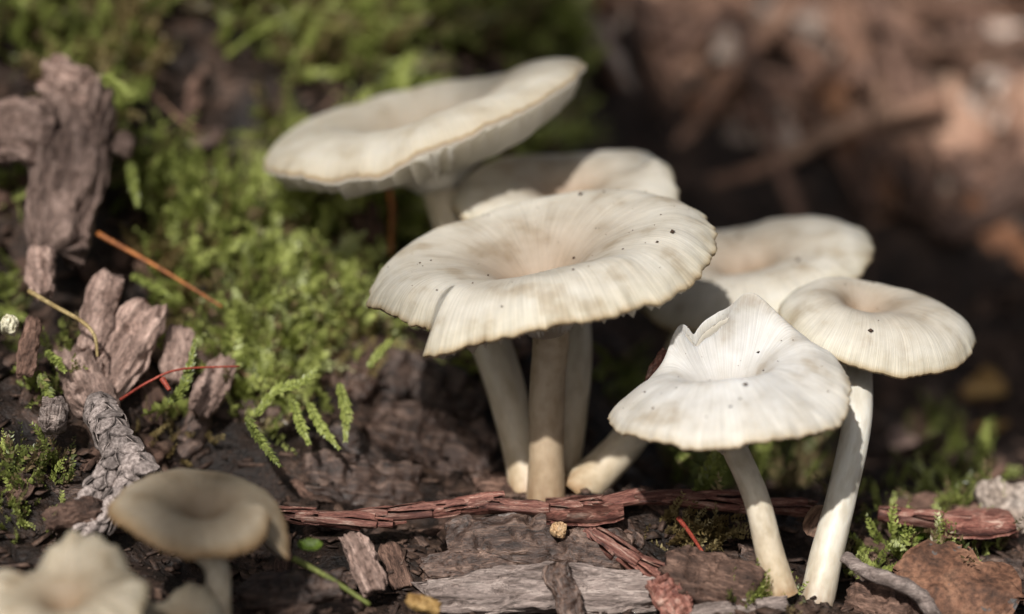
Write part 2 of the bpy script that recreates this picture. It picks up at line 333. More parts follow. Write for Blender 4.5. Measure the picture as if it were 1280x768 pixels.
def G(px, py):
    """depth and point where the line of sight through a pixel meets the ground"""
    P = CAM[None]+_ds[:, None]*(FWD+RGT*((px-640)/FPX)+UPV*((384-py)/FPX))[None]
    below = np.where(P[:, 2] < hfast(P[:, 0], P[:, 1]))[0]
    i = below[0] if len(below) else 899
    return _ds[i], P[i]
def axis(lo, hi, step, far):
    c = list(np.arange(lo, hi+1e-6, step)); s = step*1.25; a = c[0]; left = []
    while a > -far: a -= s; left.append(a); s *= 1.22
    s = step*1.25; b = c[-1]; right = []
    while b < far: b += s; right.append(b); s *= 1.22
    return np.array(left[::-1]+c+right)
gx = axis(-10, 11, .085, 500); gy = axis(-6, 26, .095, 500)
X, Y = np.meshgrid(gx, gy); Z = hgt(X, Y)+.05*fbm(X*7, Y*7, 2.0, 2)
me = bpy.data.meshes.new('forest_floor')
ny, nx = X.shape
vv = np.stack([X, Y, Z], -1).reshape(-1, 3)
idx = np.arange(nx*ny).reshape(ny, nx)
ff = np.stack([idx[:-1, :-1], idx[:-1, 1:], idx[1:, 1:], idx[1:, :-1]], -1).reshape(-1, 4)
def np_mesh(name, v, f, mat, smooth_sh=True):
    me = bpy.data.meshes.new(name); k = f.shape[1]
    me.vertices.add(len(v)); me.vertices.foreach_set('co', np.ascontiguousarray(v, dtype=np.float32).ravel())
    me.loops.add(f.size); me.loops.foreach_set('vertex_index', np.ascontiguousarray(f, dtype=np.int32).ravel())
    me.polygons.add(len(f)); me.polygons.foreach_set('loop_start', np.arange(0, f.size, k, dtype=np.int32)); me.polygons.foreach_set('loop_total', np.full(len(f), k, dtype=np.int32))
    if smooth_sh: me.polygons.foreach_set('use_smooth', np.ones(len(f), dtype=bool))
    me.materials.append(mat); me.update(calc_edges=True); me.validate(); return me
fl = link('forest_floor', np_mesh('forest_floor', vv, ff, M['soil']))
tag(fl, 'dark damp forest soil rising into a mossy bank behind the mushrooms', kind='structure')

# ------------------------------------------------------------------ mushrooms
def rim_noise(ph, seed, k=14, a=.012):
    return a*fbm(np.cos(ph)*k+seed, np.sin(ph)*k, seed*1.7, 3)
TOPP = [(0, -.45), (.06, -.41), (.14, -.27), (.26, -.12), (.42, -.035), (.62, 0), (.78, -.02), (.9, -.075), (.97, -.135), (1, -.18)]
def mushroom(label, cpx, cpy, d, R, roll, e, stem, srad, prof=TOPP, mod=None, seam=None, mcap='cap', mstem='stem', seed=1, gills='joined', ngill=60,
             bot=None, tsoff=(0, 0), nph=180, specks=0, gdep=1.0, stem_to=-.6, group='white mushrooms on the forest floor', collar=None):
    """cpx,cpy,d: cap centre; R: cap radius; roll/e: lean of the cap; stem: list of points from base up; mod(r,a)->dr,dz"""
    roll, e = math.radians(roll), math.radians(e)
    ur = UPV*math.cos(roll)-RGT*math.sin(roll)
    n = unit(ur*math.cos(e)-FWD*math.sin(e)); xd = unit(RGT*math.cos(roll)+UPV*math.sin(roll)); xd = unit(xd-n*np.dot(n, xd)); yd = np.cross(n, xd)
    C = unproj(cpx, cpy, d)
    base = unproj(*stem[0]); root = link('mushroom', None, loc=base); tag(root, label, 'mushroom', group)
    s0 = 0.0 if seam is None else seam
    bctl = bot or [(.10, -.60), (.2, -.44), (.35, -.28), (.55, -.17), (.75, -.12), (.9, -.145), (1, -.2)]
    def pos(r, a, side):
        ph = s0+a
        dr, dz = mod(r, a) if mod else (0*r*a, 0*r*a)
        edge = smooth(r, .82, 1.0)
        rn = rim_noise(ph, seed)*edge+(rim_noise(ph, seed+4, 30, .026)-.05*np.clip(vn(np.cos(ph)*9+seed, np.sin(ph)*9, 3.0)-.55, 0, 1))*smooth(r, .93, 1)+.055*fbm(np.cos(ph)*1.3+seed, np.sin(ph)*1.3, 2.2, 2)*r**2
        zt = interp(prof, r)
        zz = zt if side else np.minimum(interp(bctl, r), zt-.020-.045*(1-edge))
        zz = zz+dz+.075*r**2*fbm(np.cos(ph)*1.7+seed*2, np.sin(ph)*1.7, seed, 2)+rim_noise(ph, seed+9, 14, .022)*edge+.014*fbm(np.cos(ph)*4+seed, np.sin(ph)*4, r*1.5, 2)*r
        zz = zz+.022*fbm(r*np.cos(ph)*3+seed, r*np.sin(ph)*3, 1.1, 2)
        rad = r*R*(1+dr+rn)*(1.0 if side else 1-.012*edge)
        off = (1-smooth(r, 0, .9))
        lx = rad*np.cos(ph)+tsoff[0]*R*off; ly = rad*np.sin(ph)+tsoff[1]*R*off
        return C+lx[..., None]*xd+ly[..., None]*yd+(zz*R)[..., None]*n
    nr = 44
    rr = np.concatenate([[0.004], np.linspace(.02, .85, nr-14), np.linspace(.865, 1, 13)])
    aa = np.linspace(0, 2*np.pi, nph+1)
    Rg, Ag = np.meshgrid(rr, aa, indexing='ij')
    top = pos(Rg, Ag, True); nt_ = len(rr)
    rb = np.concatenate([np.linspace(1, .85, 8), np.linspace(.82, .10, 14)])
    Rb, Ab = np.meshgrid(rb, aa, indexing='ij'); botm = pos(Rb, Ab, False)
    nv = nph+1
    V = np.vstack([top.reshape(-1, 3), botm.reshape(-1, 3)])-base
    F = grid_faces(nt_+len(rb), nv)
    nmain = len(F); ntop = (nt_)*(nv-1)
    pol = np.vstack([np.stack([np.cos(Ag+s0), np.sin(Ag+s0), Rg], -1).reshape(-1, 3), np.stack([np.cos(Ab+s0), np.sin(Ab+s0), Rb], -1).reshape(-1, 3)])
    # side walls of an open tear
    if seam is not None:
        for i in range(nt_-1):
            pass
    me = mesh_from('cap', V, F, M[mcap]); me.materials.append(M['under'])
    mi = np.zeros(len(F), dtype=np.int32); mi[ntop:] = 1; me.polygons.foreach_set('material_index', mi)
    at = me.attributes.new('pol', 'FLOAT_VECTOR', 'POINT'); at.data.foreach_set('vector', pol.astype(np.float32).ravel())
    import bmesh
    bm = bmesh.new(); bm.from_mesh(me)
    bmesh.ops.remove_doubles(bm, verts=bm.verts, dist=R*.0015)
    # close the cut faces of the tear so the flesh shows its thickness
    if seam is not None:
        be = [ed for ed in bm.edges if ed.is_boundary]
        if be:
            try: bmesh.ops.holes_fill(bm, edges=[ed for ed in be if min((ed.verts[0].co+Vector(base)-Vector(C)).length, 9) > R*.35], sides=0)
            except Exception: pass
    bm.to_mesh(me); bm.free(); me.polygons.foreach_set('use_smooth', [True]*len(me.polygons))
    cap = link('cap', me, root)
    # gills
    gr = np.linspace(.97, .13, 16)
    gs = []
    rng = np.random.default_rng(seed+50)
    for k in range(ngill):
        a = (k+.5+rng.uniform(-.2, .2))/ngill*2*np.pi
        short = k % 2 == 1
        r_ = gr if not short else np.linspace(.97, .5+.1*rng.random(), 12)
        A_ = np.full_like(r_, a); wid = .16*2*np.pi/ngill*.9
        p0 = pos(r_, A_-wid*.6/np.maximum(r_, .3), False); p1 = pos(r_, A_+wid*.6/np.maximum(r_, .3), False); pm = pos(r_, A_+.01*np.sin(r_*9+k), False)
        dep = gdep*(.03+.10*np.sin(np.clip((1-r_)/.87, 0, 1)**.55*np.pi)**.8*(.75 if short else 1.0)*rng.uniform(.8, 1.15))*R
        dep[0] *= .3; dep[-1] = dep[-1]*(.2 if short else 1)
        lo = pm-n[None]*dep[:, None]
        up = n*.02*R
        gv = np.stack([p0+up, lo, p1+up], 1).reshape(-1, 3)-base
        gf = grid_faces(len(r_), 3)
        gs.append((gv, gf))
    if gills == 'each':
        for gv, gf in gs: link('gill', mesh_from('gill', gv, gf, M['gill']), cap)
    else:
        V = []; F = []; o_ = 0
        for gv, gf in gs:
            V.append(gv); F += [tuple(i+o_ for i in q) for q in gf]; o_ += len(gv)
        g = link('gills', mesh_from('gills', np.vstack(V), F, M['gill']), cap); g['kind'] = 'stuff'
    # stem
    topP = C+n*stem_to*R+xd*tsoff[0]*R+yd*tsoff[1]*R
    pts = [unproj(*s) for s in stem]+[topP, topP+n*.13*R]
    pth = catmull(pts, 44)
    ln = np.linspace(0, 1, 44)
    rad = interp(srad, ln)
    th = np.linspace(0, 2*np.pi, 28, endpoint=False)
    tan = np.gradient(pth, axis=0); tan /= np.linalg.norm(tan, axis=1)[:, None]
    V = []; pol = []
    for i in range(44):
        a = unit(np.cross(tan[i], FWD)); b = np.cross(tan[i], a)
        q = rad[i]*(1+.05*fbm(np.cos(th)*1.2+seed, np.sin(th)*1.2, i*.12, 2)+.018*fbm(np.cos(th)*6, np.sin(th)*6+seed, i*.9, 2))
        V.append(pth[i]+np.cos(th)[:, None]*q[:, None]*a+np.sin(th)[:, None]*q[:, None]*b)
        pol.append(np.stack([np.cos(th), np.sin(th), np.full(28, ln[i])], -1))
    V = np.vstack(V)-base; F = grid_faces(44, 28, True); F.append(tuple(range(28)))
    me = mesh_from('stem', V, F, M[mstem]); at = me.attributes.new('pol', 'FLOAT_VECTOR', 'POINT'); at.data.foreach_set('vector', np.vstack(pol).astype(np.float32).ravel())
    link('stem', me, root)
    if collar:
        ca, cr, chh = collar     # a flaring cup of old flesh round the stem base
        nn = 30; a0 = np.linspace(ca[0], ca[1], nn); vs = []
        ax = unit(pth[5]-pth[0]); xa = unit(RGT-ax*np.dot(RGT, ax)); ya = np.cross(ax, xa)
        fade = np.sin(np.linspace(0, np.pi, nn))**.5
        for t_, rad_, th_ in ((-.25, 1.0, 0), (.2, 1.12, 0), (.55, 1.32, 0), (.85, 1.5, 0), (1.0, 1.52, 0), (.96, 1.36, 0), (.7, 1.2, 0), (.3, 1.02, 0)):
            for k in range(nn):
                rr_ = cr*(1+(rad_-1)*(.5+.5*fade[k])); hh_ = chh*t_*fade[k]*(1+.06*math.sin(a0[k]*2+seed))
                vs.append(pth[0]+ax*hh_+xa*math.cos(a0[k])*rr_+ya*math.sin(a0[k])*rr_)
        link('base_collar', mesh_from('base_collar', np.array(vs)-base, grid_faces(8, nn), M['collar']), root)
    if specks:
        vs = []; fs = []; o_ = 0
        for k in range(specks):
            r = np.array([math.sqrt(rng.uniform(.02, .85))]); a = np.array([rng.uniform(0, 2*np.pi)])
            p = pos(r, a, True)[0]; sz = .008+.016*rng.random()**3; sz *= (2.0 if rng.random() < .07 else 1)
            oc = np.array([[1, 0, 0], [-1, 0, 0], [0, 1, 0], [0, -1, 0], [0, 0, 1], [0, 0, -1]], float)*rng.uniform(.6, 1.3, (6, 1))
            v = p+n*sz*.3+oc[:, :1]*sz*xd+oc[:, 1:2]*sz*yd+oc[:, 2:]*sz*.7*n
            vs.append(v-base); fs += [tuple(i+o_ for i in q) for q in ((0, 2, 4), (2, 1, 4), (1, 3, 4), (3, 0, 4), (2, 0, 5), (1, 2, 5), (3, 1, 5), (0, 3, 5))]; o_ += 6
        s = link('dirt_specks', mesh_from('dirt_specks', np.vstack(vs), fs, M['speck']), cap); s['kind'] = 'stuff'
    return root
def bumpf(a, c, w):           # angular bump, a in 0..2pi from the seam
    d = (a-c+np.pi) % (2*np.pi)-np.pi
    return np.exp(-(d/w)**2)
TP_C = [(0, -.44), (.07, -.39), (.18, -.25), (.32, -.125), (.47, -.05), (.62, -.01), (.74, 0), (.86, -.04), (.95, -.115), (1, -.18)]
SEAMC = math.radians(223)
def mod_big(r, a):            # tear in the near left rim; the lobe left of it stands a little higher
    e = smooth(r, .66, 1.0)
    near0 = np.exp(-(a/.30)**2); near1 = np.exp(-((2*np.pi-a)/.45)**2)
    dz = e*(-.085*near0+.035*near1)+r**3*(.03*np.cos(2*(a+SEAMC)-.4))
    dr = e*(.035*near0-.06*near1)
    return dr, dz
mushroom('largest cream mushroom with a wide funnel cap torn at its rim, upright stem', 672, 299, 36.9, 2.29, 11.5, 20,
         [(682, 634, 37.75), (683, 560, 37.6), (684, 480, 37.5)], [(0, .27), (.1, .245), (.5, .235), (1, .25)], prof=TP_C, mod=mod_big, seam=SEAMC, mstem='stem_tan', seed=3, nph=300, specks=60, tsoff=(-.03, .03))
def mod_tilt(r, a):
    return .03*np.cos(2*a)*r**2, r**3*(.05*np.cos(a-.2)+.03*np.cos(2*a+.8)+.015*np.cos(5*a))
TP_A = [(0, -.40), (.08, -.36), (.2, -.24), (.38, -.10), (.56, -.02), (.7, 0), (.83, -.02), (.93, -.065), (1, -.125)]
mushroom('tilted cream mushroom showing white gills under its funnel cap, highest of the cluster', 523, 128, 40.2, 2.31, 14.0, 12,
         [(664, 622, 38.2), (652, 565, 38.3), (628, 470, 38.6), (588, 360, 39.3)], [(0, .33), (.06, .29), (.14, .262), (.5, .275), (.85, .255), (1, .29)], prof=TP_A, mod=mod_tilt, seed=11, gills='each', ngill=50, specks=3, mcap='cap_line', gdep=1.0,
         bot=[(.10, -.56), (.2, -.43), (.35, -.34), (.55, -.26), (.75, -.20), (.9, -.165), (1, -.15)], stem_to=-.6)
def mod_back(r, a):
    e = smooth(r, .55, 1.0); n0 = np.exp(-(a/.35)**2); n1 = np.exp(-((2*np.pi-a)/.3)**2)
    return e*(-.06*n0-.12*n1), e*(.10*n0+.16*n1)+.04*np.cos(2*a)*r**2
mushroom('cream mushroom half hidden behind the largest cap, right rim torn and curled up', 708, 222, 40.0, 1.62, 2, 24,
         [(706, 605, 38.5), (716, 520, 38.6), (722, 430, 38.9)], [(0, .18), (.3, .19), (1, .2)], mod=mod_back, seam=math.radians(8), seed=21, specks=2)
TP_E = [(0, -.27), (.08, -.24), (.18, -.15), (.3, -.06), (.44, -.01), (.58, 0), (.74, -.045), (.88, -.15), (.96, -.25), (1, -.33)]
BT_E = [(.10, -.60), (.2, -.46), (.35, -.32), (.55, -.22), (.75, -.2), (.9, -.26), (1, -.36)]
def mod_d(r, a):
    return .02*np.cos(3*a)*r, r**3*(.06*np.cos(a-.3)+.035*np.cos(2*a))
mushroom('cream mushroom with stem leaning out of the cluster, its cap shaded by the largest one', 936, 316, 40.3, 1.73, 11, 20,
         [(712, 626, 38.0), (742, 596, 38.2), (785, 550, 38.45), (838, 470, 39.3), (872, 410, 39.8)], [(0, .33), (.08, .30), (.2, .265), (.7, .25), (1, .25)], mod=mod_d, seed=31, specks=16, tsoff=(-.05, .1))
def mod_e(r, a):
    return .02*np.cos(2*a+1)*r, r**3*(-.05*np.cos(a)+.07*np.cos(2*a+.5)+.035*np.cos(3*a))
mushroom('smaller cream mushroom on a tall bright white stem beside the smaller leaning one', 1101, 376, 37.5, 1.29, -6, 21,
         [(1018, 768, 36.2), (1032, 700, 36.3), (1052, 620, 36.5), (1072, 520, 36.9)], [(0, .23), (.15, .215), (.6, .19), (1, .2)], prof=TP_E, bot=BT_E, mod=mod_e, seed=41, mstem='stem_white', specks=11, tsoff=(-.16, .14))
TP_F = [(0, -.42), (.1, -.36), (.2, -.20), (.3, -.06), (.42, 0), (.55, -.005), (.72, -.06), (.86, -.15), (.95, -.22), (1, -.29)]
BT_F = [(.10, -.58), (.2, -.44), (.35, -.31), (.55, -.21), (.75, -.17), (.9, -.21), (1, -.31)]
def mod_f(r, a):              # far rim stands up as a ragged wall with a small curled flap
    dg = (np.degrees(a)+40) % 360-40; e = smooth(r, .30, .82); e3 = smooth(r, .34, 1.0); e2 = smooth(r, .62, 1.0)
    wall = interp([(-41, 0), (-30, .02), (-15, .06), (0, .12), (15, .19), (30, .29), (43, .44), (52, .58), (58, .64), (64, .63), (75, .56), (90, .49), (104, .42), (110, .35), (114, .30), (119, .38), (125, .42), (131, .35), (139, .14), (149, .02), (165, 0), (190, 0), (260, 0), (300, 0), (321, 0)], dg)
    pull = interp([(-41, 0), (-30, 0), (0, -.02), (30, -.08), (45, -.19), (60, -.33), (80, -.42), (100, -.45), (124, -.40), (134, -.28), (146, -.10), (160, 0), (190, 0), (260, 0), (300, 0), (321, 0)], dg)
    lip = bumpf(a, math.radians(126), .12)
    return pull*e3, wall*e-.16*lip*smooth(r, .86, 1)+.09*bumpf(a, math.radians(268), 1.2)*np.exp(-((r-.40)/.17)**2)-.14*np.exp(-(r/.26)**2)+.03*e2*fbm(np.cos(a)*7, np.sin(a)*7, 2.0, 2)*bumpf(a, 1.4, .9)+r**3*.02*np.cos(5*a)
mushroom('pale mushroom with a raised ragged far rim and curled flap, on a short slanting stem', 911, 468, 35.6, 1.52, 8, 15.5,
         [(978, 745, 35.85), (962, 690, 35.8), (944, 620, 35.75)], [(0, .21), (.2, .185), (.7, .165), (1, .19)], prof=TP_F, bot=BT_F, mod=mod_f, seed=51, mcap='cap_pale', tsoff=(-.04, .10), specks=34, nph=260)
def mod_g(r, a):
    e = smooth(r, .45, 1.0); n0 = np.exp(-(a/.5)**2); n1 = np.exp(-((2*np.pi-a)/.35)**2)
    return e*(.06*n0-.16*n1), e*(-.36*n0+.10*n1)+.03*np.cos(3*a)*r**2
mushroom('shaded brownish mushroom split at its right rim with a drooping lobe', 248, 624, 33.7, 1.07, -5, 22,
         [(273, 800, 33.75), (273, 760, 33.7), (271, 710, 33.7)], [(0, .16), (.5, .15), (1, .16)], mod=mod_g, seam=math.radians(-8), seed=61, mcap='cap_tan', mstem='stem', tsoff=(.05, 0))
def mod_h(r, a):
    return 0*r, smooth(r, .4, 1)*(.25*bumpf(a, 1.3, .5)+.13*np.cos(4*a+.6)+.08*np.cos(7*a)+.035*np.cos(19*a+2*np.sin(a)))
mushroom('out of focus beige mushroom with a frilly wavy cap, beside the small low one', 78, 738, 32.2, .98, 2, 27,
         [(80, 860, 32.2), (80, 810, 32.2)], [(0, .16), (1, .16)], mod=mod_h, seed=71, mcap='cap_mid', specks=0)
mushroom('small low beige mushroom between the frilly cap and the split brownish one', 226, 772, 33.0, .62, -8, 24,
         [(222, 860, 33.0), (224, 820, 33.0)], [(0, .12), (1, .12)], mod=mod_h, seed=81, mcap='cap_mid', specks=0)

# ------------------------------------------------------------------ wood pieces, bark, twigs
def chunk_mesh(L, w, t, mat, seed, jag=.2, taper=.5, rough=.2, nu=56, nv=44):
    s = np.linspace(-1, 1, nu); th = np.linspace(0, 2*np.pi, nv, endpoint=False)
    S, T = np.meshgrid(s, th, indexing='ij')
    c, sn = np.cos(T), np.sin(T)
    yy = np.sign(c)*np.abs(c)**.6; zz = np.sign(sn)*np.abs(sn)**.7
    end = np.abs(S)**4
    k = 1-taper*end*(.6+.5*vn(np.sign(S)*3+seed, yy*2, 0))
    asp = L/max(w, 1e-3)
    jn = fbm(yy*2.2+seed, zz*1.2, np.sign(S)*4, 2)+.5*fbm(yy*7+seed, zz*3, np.sign(S)*4+9, 2)
    x = S*L/2*(1+jag*jn*np.abs(S)**2.5)
    wv = 1+.34*fbm(S*1.1*asp**.5+seed, np.sign(c)*1.7, 7.0, 3)
    y = yy*w/2*k*wv+.10*w*fbm(S*1.5+seed, 0*S, 5.5, 2); z = zz*t/2*k*(1+.3*fbm(S*1.8, yy*1.2+seed, 3.0, 2))
    gr = fbm(S*1.0*asp**.5+seed, yy*5.5, zz*3+seed, 3)
    fis = fbm(S*.8*asp**.5+seed*2, yy*3.6+.5*vn(S*3, seed, 1), 4.4+zz*.4, 2); fis = np.clip(1-np.abs(fis)*7, 0, 1)
    lump = fbm(S*3.5*asp**.5+seed, yy*3.5, zz*2, 3)
    y = y+rough*w*.4*(gr+.6*lump)*np.abs(c)*np.sign(c)
    z = z+(rough*t*1.1*gr+.16*t*lump-.30*t*fis)*np.where(sn >= 0, 1, -1)*np.abs(sn)**.5
    V = np.stack([x, y, z], -1).reshape(-1, 3)
    F = grid_faces(nu, nv, True)
    V = np.vstack([V, V[:nv].mean(0), V[-nv:].mean(0)]); a = nu*nv
    F += [(a, (j+1) % nv, j) for j in range(nv)]+[(a+1, (nu-1)*nv+j, (nu-1)*nv+(j+1) % nv) for j in range(nv)]
    return mesh_from('wood', V, F, mat)
def frame_from(p0, p1, face):
    xd = unit(p1-p0); mid = (p0+p1)/2; nn = normal_at(mid[0], mid[1])
    z = unit(nn*(1-face)-FWD*face); z = unit(z-xd*np.dot(xd, z)); y = np.cross(z, xd)
    return xd, y, z
def place(o, c, xd, yd, zd):
    o.matrix_world = Matrix(((xd[0], yd[0], zd[0], c[0]), (xd[1], yd[1], zd[1], c[1]), (xd[2], yd[2], zd[2], c[2]), (0, 0, 0, 1)))
def ends(p0, p1, lift, d0=None, d1=None):
    g0 = unproj(p0[0], p0[1], d0) if d0 else G(*p0)[1]; g1 = unproj(p1[0], p1[1], d1) if d1 else G(*p1)[1]
    return g0, g1
def chunk(name, label, cat, p0, p1, wpx, tpx, mat, seed, face=.45, lift=.3, group=None, d0=None, d1=None, **kw):
    g0, g1 = ends(p0, p1, 0, d0, d1); L = np.linalg.norm(g1-g0); dep = np.dot((g0+g1)/2-CAM, FWD); s = dep/FPX
    xd, yd, zd = frame_from(g0, g1, face)
    o = link(name, chunk_mesh(L, wpx*s, tpx*s, M[mat], seed, **kw))
    place(o, (g0+g1)/2+zd*tpx*s*lift, xd, yd, zd)
    return tag(o, label, cat, group)
def sheet_mesh(L, w, mat, seed, curl=.3, bend=.15, thick=.04, ragged=.25, holes=0.0, shape='leaf', nu=30, nv=16):
    s = np.linspace(-1, 1, nu); q = np.linspace(-1, 1, nv); S, Q = np.meshgrid(s, q, indexing='ij')
    env = (1-np.abs(S)**2.2)**.6+.04 if shape == 'leaf' else (1-np.abs(S)**6)**.5+.12
    env = env*(1+ragged*fbm(S*3+seed, np.sign(Q)*2+Q*.3, 4.0, 3))
    x = S*L/2*(1+.12*ragged*fbm(Q*4+seed, np.sign(S)*3, 1.0, 2)); y = Q*w/2*env
    z = curl*w*(Q*env)**2*(1+.5*vn(S*1.5+seed, 0, 0))+bend*L*S**2+.07*w*fbm(S*2.5+seed, Q*2, 0, 3)
    if shape == 'leaf': z = z-.04*w*np.exp(-(Q/.12)**2)
    top = np.stack([x, y, z], -1).reshape(-1, 3); bo = np.stack([x*.995, y*.99, z-thick], -1).reshape(-1, 3)
    hole = None
    F = []
    n = nu*nv
    cell = fbm(S*4+seed*3, Q*3.0, 8.0, 2)
    keep = np.ones((nu-1, nv-1), bool)
    if holes: keep = (cell[:-1, :-1] < 1-holes)
    idx = lambda i, j: i*nv+j
    for i in range(nu-1):
        for j in range(nv-1):
            if not keep[i, j]: continue
            a, b, c, d = idx(i, j), idx(i, j+1), idx(i+1, j+1), idx(i+1, j)
            F.append((a, d, c, b)); F.append((n+a, n+b, n+c, n+d))
            for (ii, jj, e0, e1) in ((i-1, j, b, a), (i+1, j, d, c), (i, j-1, a, d), (i, j+1, c, b)):
                if ii < 0 or jj < 0 or ii >= nu-1 or jj >= nv-1 or not keep[ii, jj]: F.append((e0, n+e0, n+e1, e1)[::-1])
    return mesh_from('sheet', np.vstack([top, bo]), F, mat)
def sheet(name, label, cat, p0, p1, wpx, mat, seed, face=.3, lift=.1, group=None, d0=None, d1=None, **kw):
    g0, g1 = ends(p0, p1, 0, d0, d1); L = np.linalg.norm(g1-g0); dep = np.dot((g0+g1)/2-CAM, FWD); s = dep/FPX
    xd, yd, zd = frame_from(g0, g1, face)
    o = link(name, sheet_mesh(L, wpx*s, M[mat], seed, **kw)); place(o, (g0+g1)/2+zd*lift, xd, yd, zd)
    return tag(o, label, cat, group)
def stalk(name, label, cat, pix, rad, mat, group=None, seed=0, amp=.08, taper=.6):
    pts = []
    for p in pix: pts.append(unproj(*p) if len(p) == 3 else G(*p)[1]+np.array([0, 0, rad]))
    pth = catmull(pts, 10*len(pts)); n = len(pth)
    c = pth.mean(0); v, f = tube(pth-c, rad*np.linspace(1, taper, n), 8, seed, amp)
    o = link(name, mesh_from(name, v, f, M[mat]), loc=c)
    return tag(o, label, cat, group)

# scale-clad conifer twigs
def scale_mesh(mat, L=1.0, w=.62, h=.16, point=.5, seed=0, lift=.12):
    nu, nv = 9, 7; s = np.linspace(0, 1, nu); q = np.linspace(-1, 1, nv); S, Q = np.meshgrid(s, q, indexing='ij')
    env = np.sin(np.pi*np.clip(S*.86+.12, 0, 1))**point*(1+.22*fbm(S*3+seed, np.sign(Q)*2, seed, 2))
    x = S*L; y = Q*w/2*env; z = h*(1-Q**2)*env-lift*L*(1-S)+.03*fbm(S*4+seed, Q*3, 1, 2)
    top = np.stack([x, y, z], -1).reshape(-1, 3); bo = top.copy(); bo[:, 2] -= .05*L
    n = nu*nv; F = grid_faces(nu, nv, flip=True)+grid_faces(nu, nv, off=n)
    rim = [i*nv for i in range(nu)]+[(nu-1)*nv+j for j in range(1, nv)]+[i*nv+nv-1 for i in range(nu-2, -1, -1)]+[j for j in range(nv-2, 0, -1)]
    for a, b in zip(rim, rim[1:]+rim[:1]): F.append((a, n+a, n+b, b)[::-1])
    return mesh_from('scale', np.vstack([top, bo]), F, M[mat])
def scaly_twig(label, branches, mat, slen, meshes, group=None, name='twig', core='core', around=3, step=.55, tilt=.14, wide=1.0, jit=.2, skip=0.0, lv=.2):
    o0 = None
    paths = [catmull([unproj(*p) for p in br[0]], 60) for br in branches]
    c = paths[0].mean(0); root = link(name, None, loc=c); tag(root, label, 'twig', group)
    V = []; F = []; off = 0
    for (pix, r0, r1), pth in zip(branches, paths):
        rad = np.linspace(r0, r1, 60); v, f = tube(pth-c, rad*.85, 9, 3, .12); V.append(v); F += [tuple(i+off for i in q) for q in f]; off += len(v)
    link('core', mesh_from('core', np.vstack(V), F, M[mat]), root)
    rng = random.Random(len(label))
    for (pix, r0, r1), pth in zip(branches, paths):
        seg = np.linalg.norm(np.diff(pth, axis=0), axis=1); cum = np.concatenate([[0], np.cumsum(seg)])
        s = 0.0; k = 0
        while s < cum[-1]:
            f_ = s/cum[-1]; i = min(int(np.searchsorted(cum, s)), 58); p = pth[i]; t = unit(pth[i+1]-pth[i]); rr = r0+(r1-r0)*f_
            a = unit(np.cross(t, FWD)); b = np.cross(t, a)
            for q in range(around):
                ang = 2*math.pi*q/around+(k % 2)*math.pi/around+rng.uniform(-jit, jit)
                nrm = math.cos(ang)*a+math.sin(ang)*b
                if np.dot(nrm, FWD) > .6: continue
                o = link('scale', rng.choice(meshes), root)
                tl = tilt+rng.uniform(-.05, .08); xd = unit(t*math.cos(tl)+nrm*math.sin(tl)); yd = unit(np.cross(nrm, xd)); zd = np.cross(xd, yd)
                if rng.random() < skip: continue
                sl = slen*rng.uniform(1-lv, 1+lv)*(.6+.4*rr/max(r0, r1)); sw = rr*2.6*wide*rng.uniform(.85, 1.15)
                M4 = Matrix(((xd[0]*sl, yd[0]*sw, zd[0]*sl, 0), (xd[1]*sl, yd[1]*sw, zd[1]*sl, 0), (xd[2]*sl, yd[2]*sw, zd[2]*sl, 0), (0, 0, 0, 1)))
                M4.translation = Vector(tuple(p+nrm*rr*.62-c)); o.matrix_local = M4
            s += slen*step*rng.uniform(.85, 1.15)*(.6+.4*rr/max(r0, r1)); k += 1
    return root
red_sc = [scale_mesh('redbark', seed=i*3, w=1.0, h=.09, point=.16, lift=.03) for i in range(5)]
grey_sc = [scale_mesh('greyscale', seed=i+9, w=1.0, h=.30, point=.5, lift=.06) for i in range(4)]
scaly_twig('long reddish scaly twig lying before the cluster, a side branch forking off',
           [([(338, 641, 36.7), (420, 648, 36.6), (520, 640, 36.7), (600, 632, 36.8), (700, 636, 36.7), (780, 624, 36.9), (850, 623, 37.0), (920, 630, 37.1), (988, 634, 37.2)], .10, .115),
            ([(705, 640, 36.7), (745, 668, 36.4), (785, 694, 36.2), (822, 712, 36.0)], .13, .11)], 'redbark', .62, red_sc, wide=.6, tilt=.02, step=.42, around=4, jit=.7, skip=.3, lv=.5)
scaly_twig('short reddish bark covered twig leading to the pale grey slab',
           [([(1098, 642, 37.6), (1150, 648, 37.5), (1195, 653, 37.5), (1232, 657, 37.6)], .12, .08)], 'redbark', .62, red_sc, wide=.6, tilt=.02, step=.42, around=4, jit=.7, skip=.3, lv=.5)
scaly_twig('grey dead conifer twig of overlapping scale leaves forking beside the split mushroom',
           [([(122, 505, 37.0), (134, 530, 36.6), (152, 562, 36.3), (176, 596, 36.0)], .22, .27),
            ([(150, 556, 36.3), (138, 584, 36.0), (120, 612, 35.8), (104, 634, 35.7)], .15, .11),
            ([(168, 588, 36.0), (150, 618, 35.8), (128, 650, 35.6), (112, 664, 35.5)], .15, .11)], 'greyscale', .27, grey_sc, around=4, step=.6, tilt=.22, wide=.56, jit=.1)

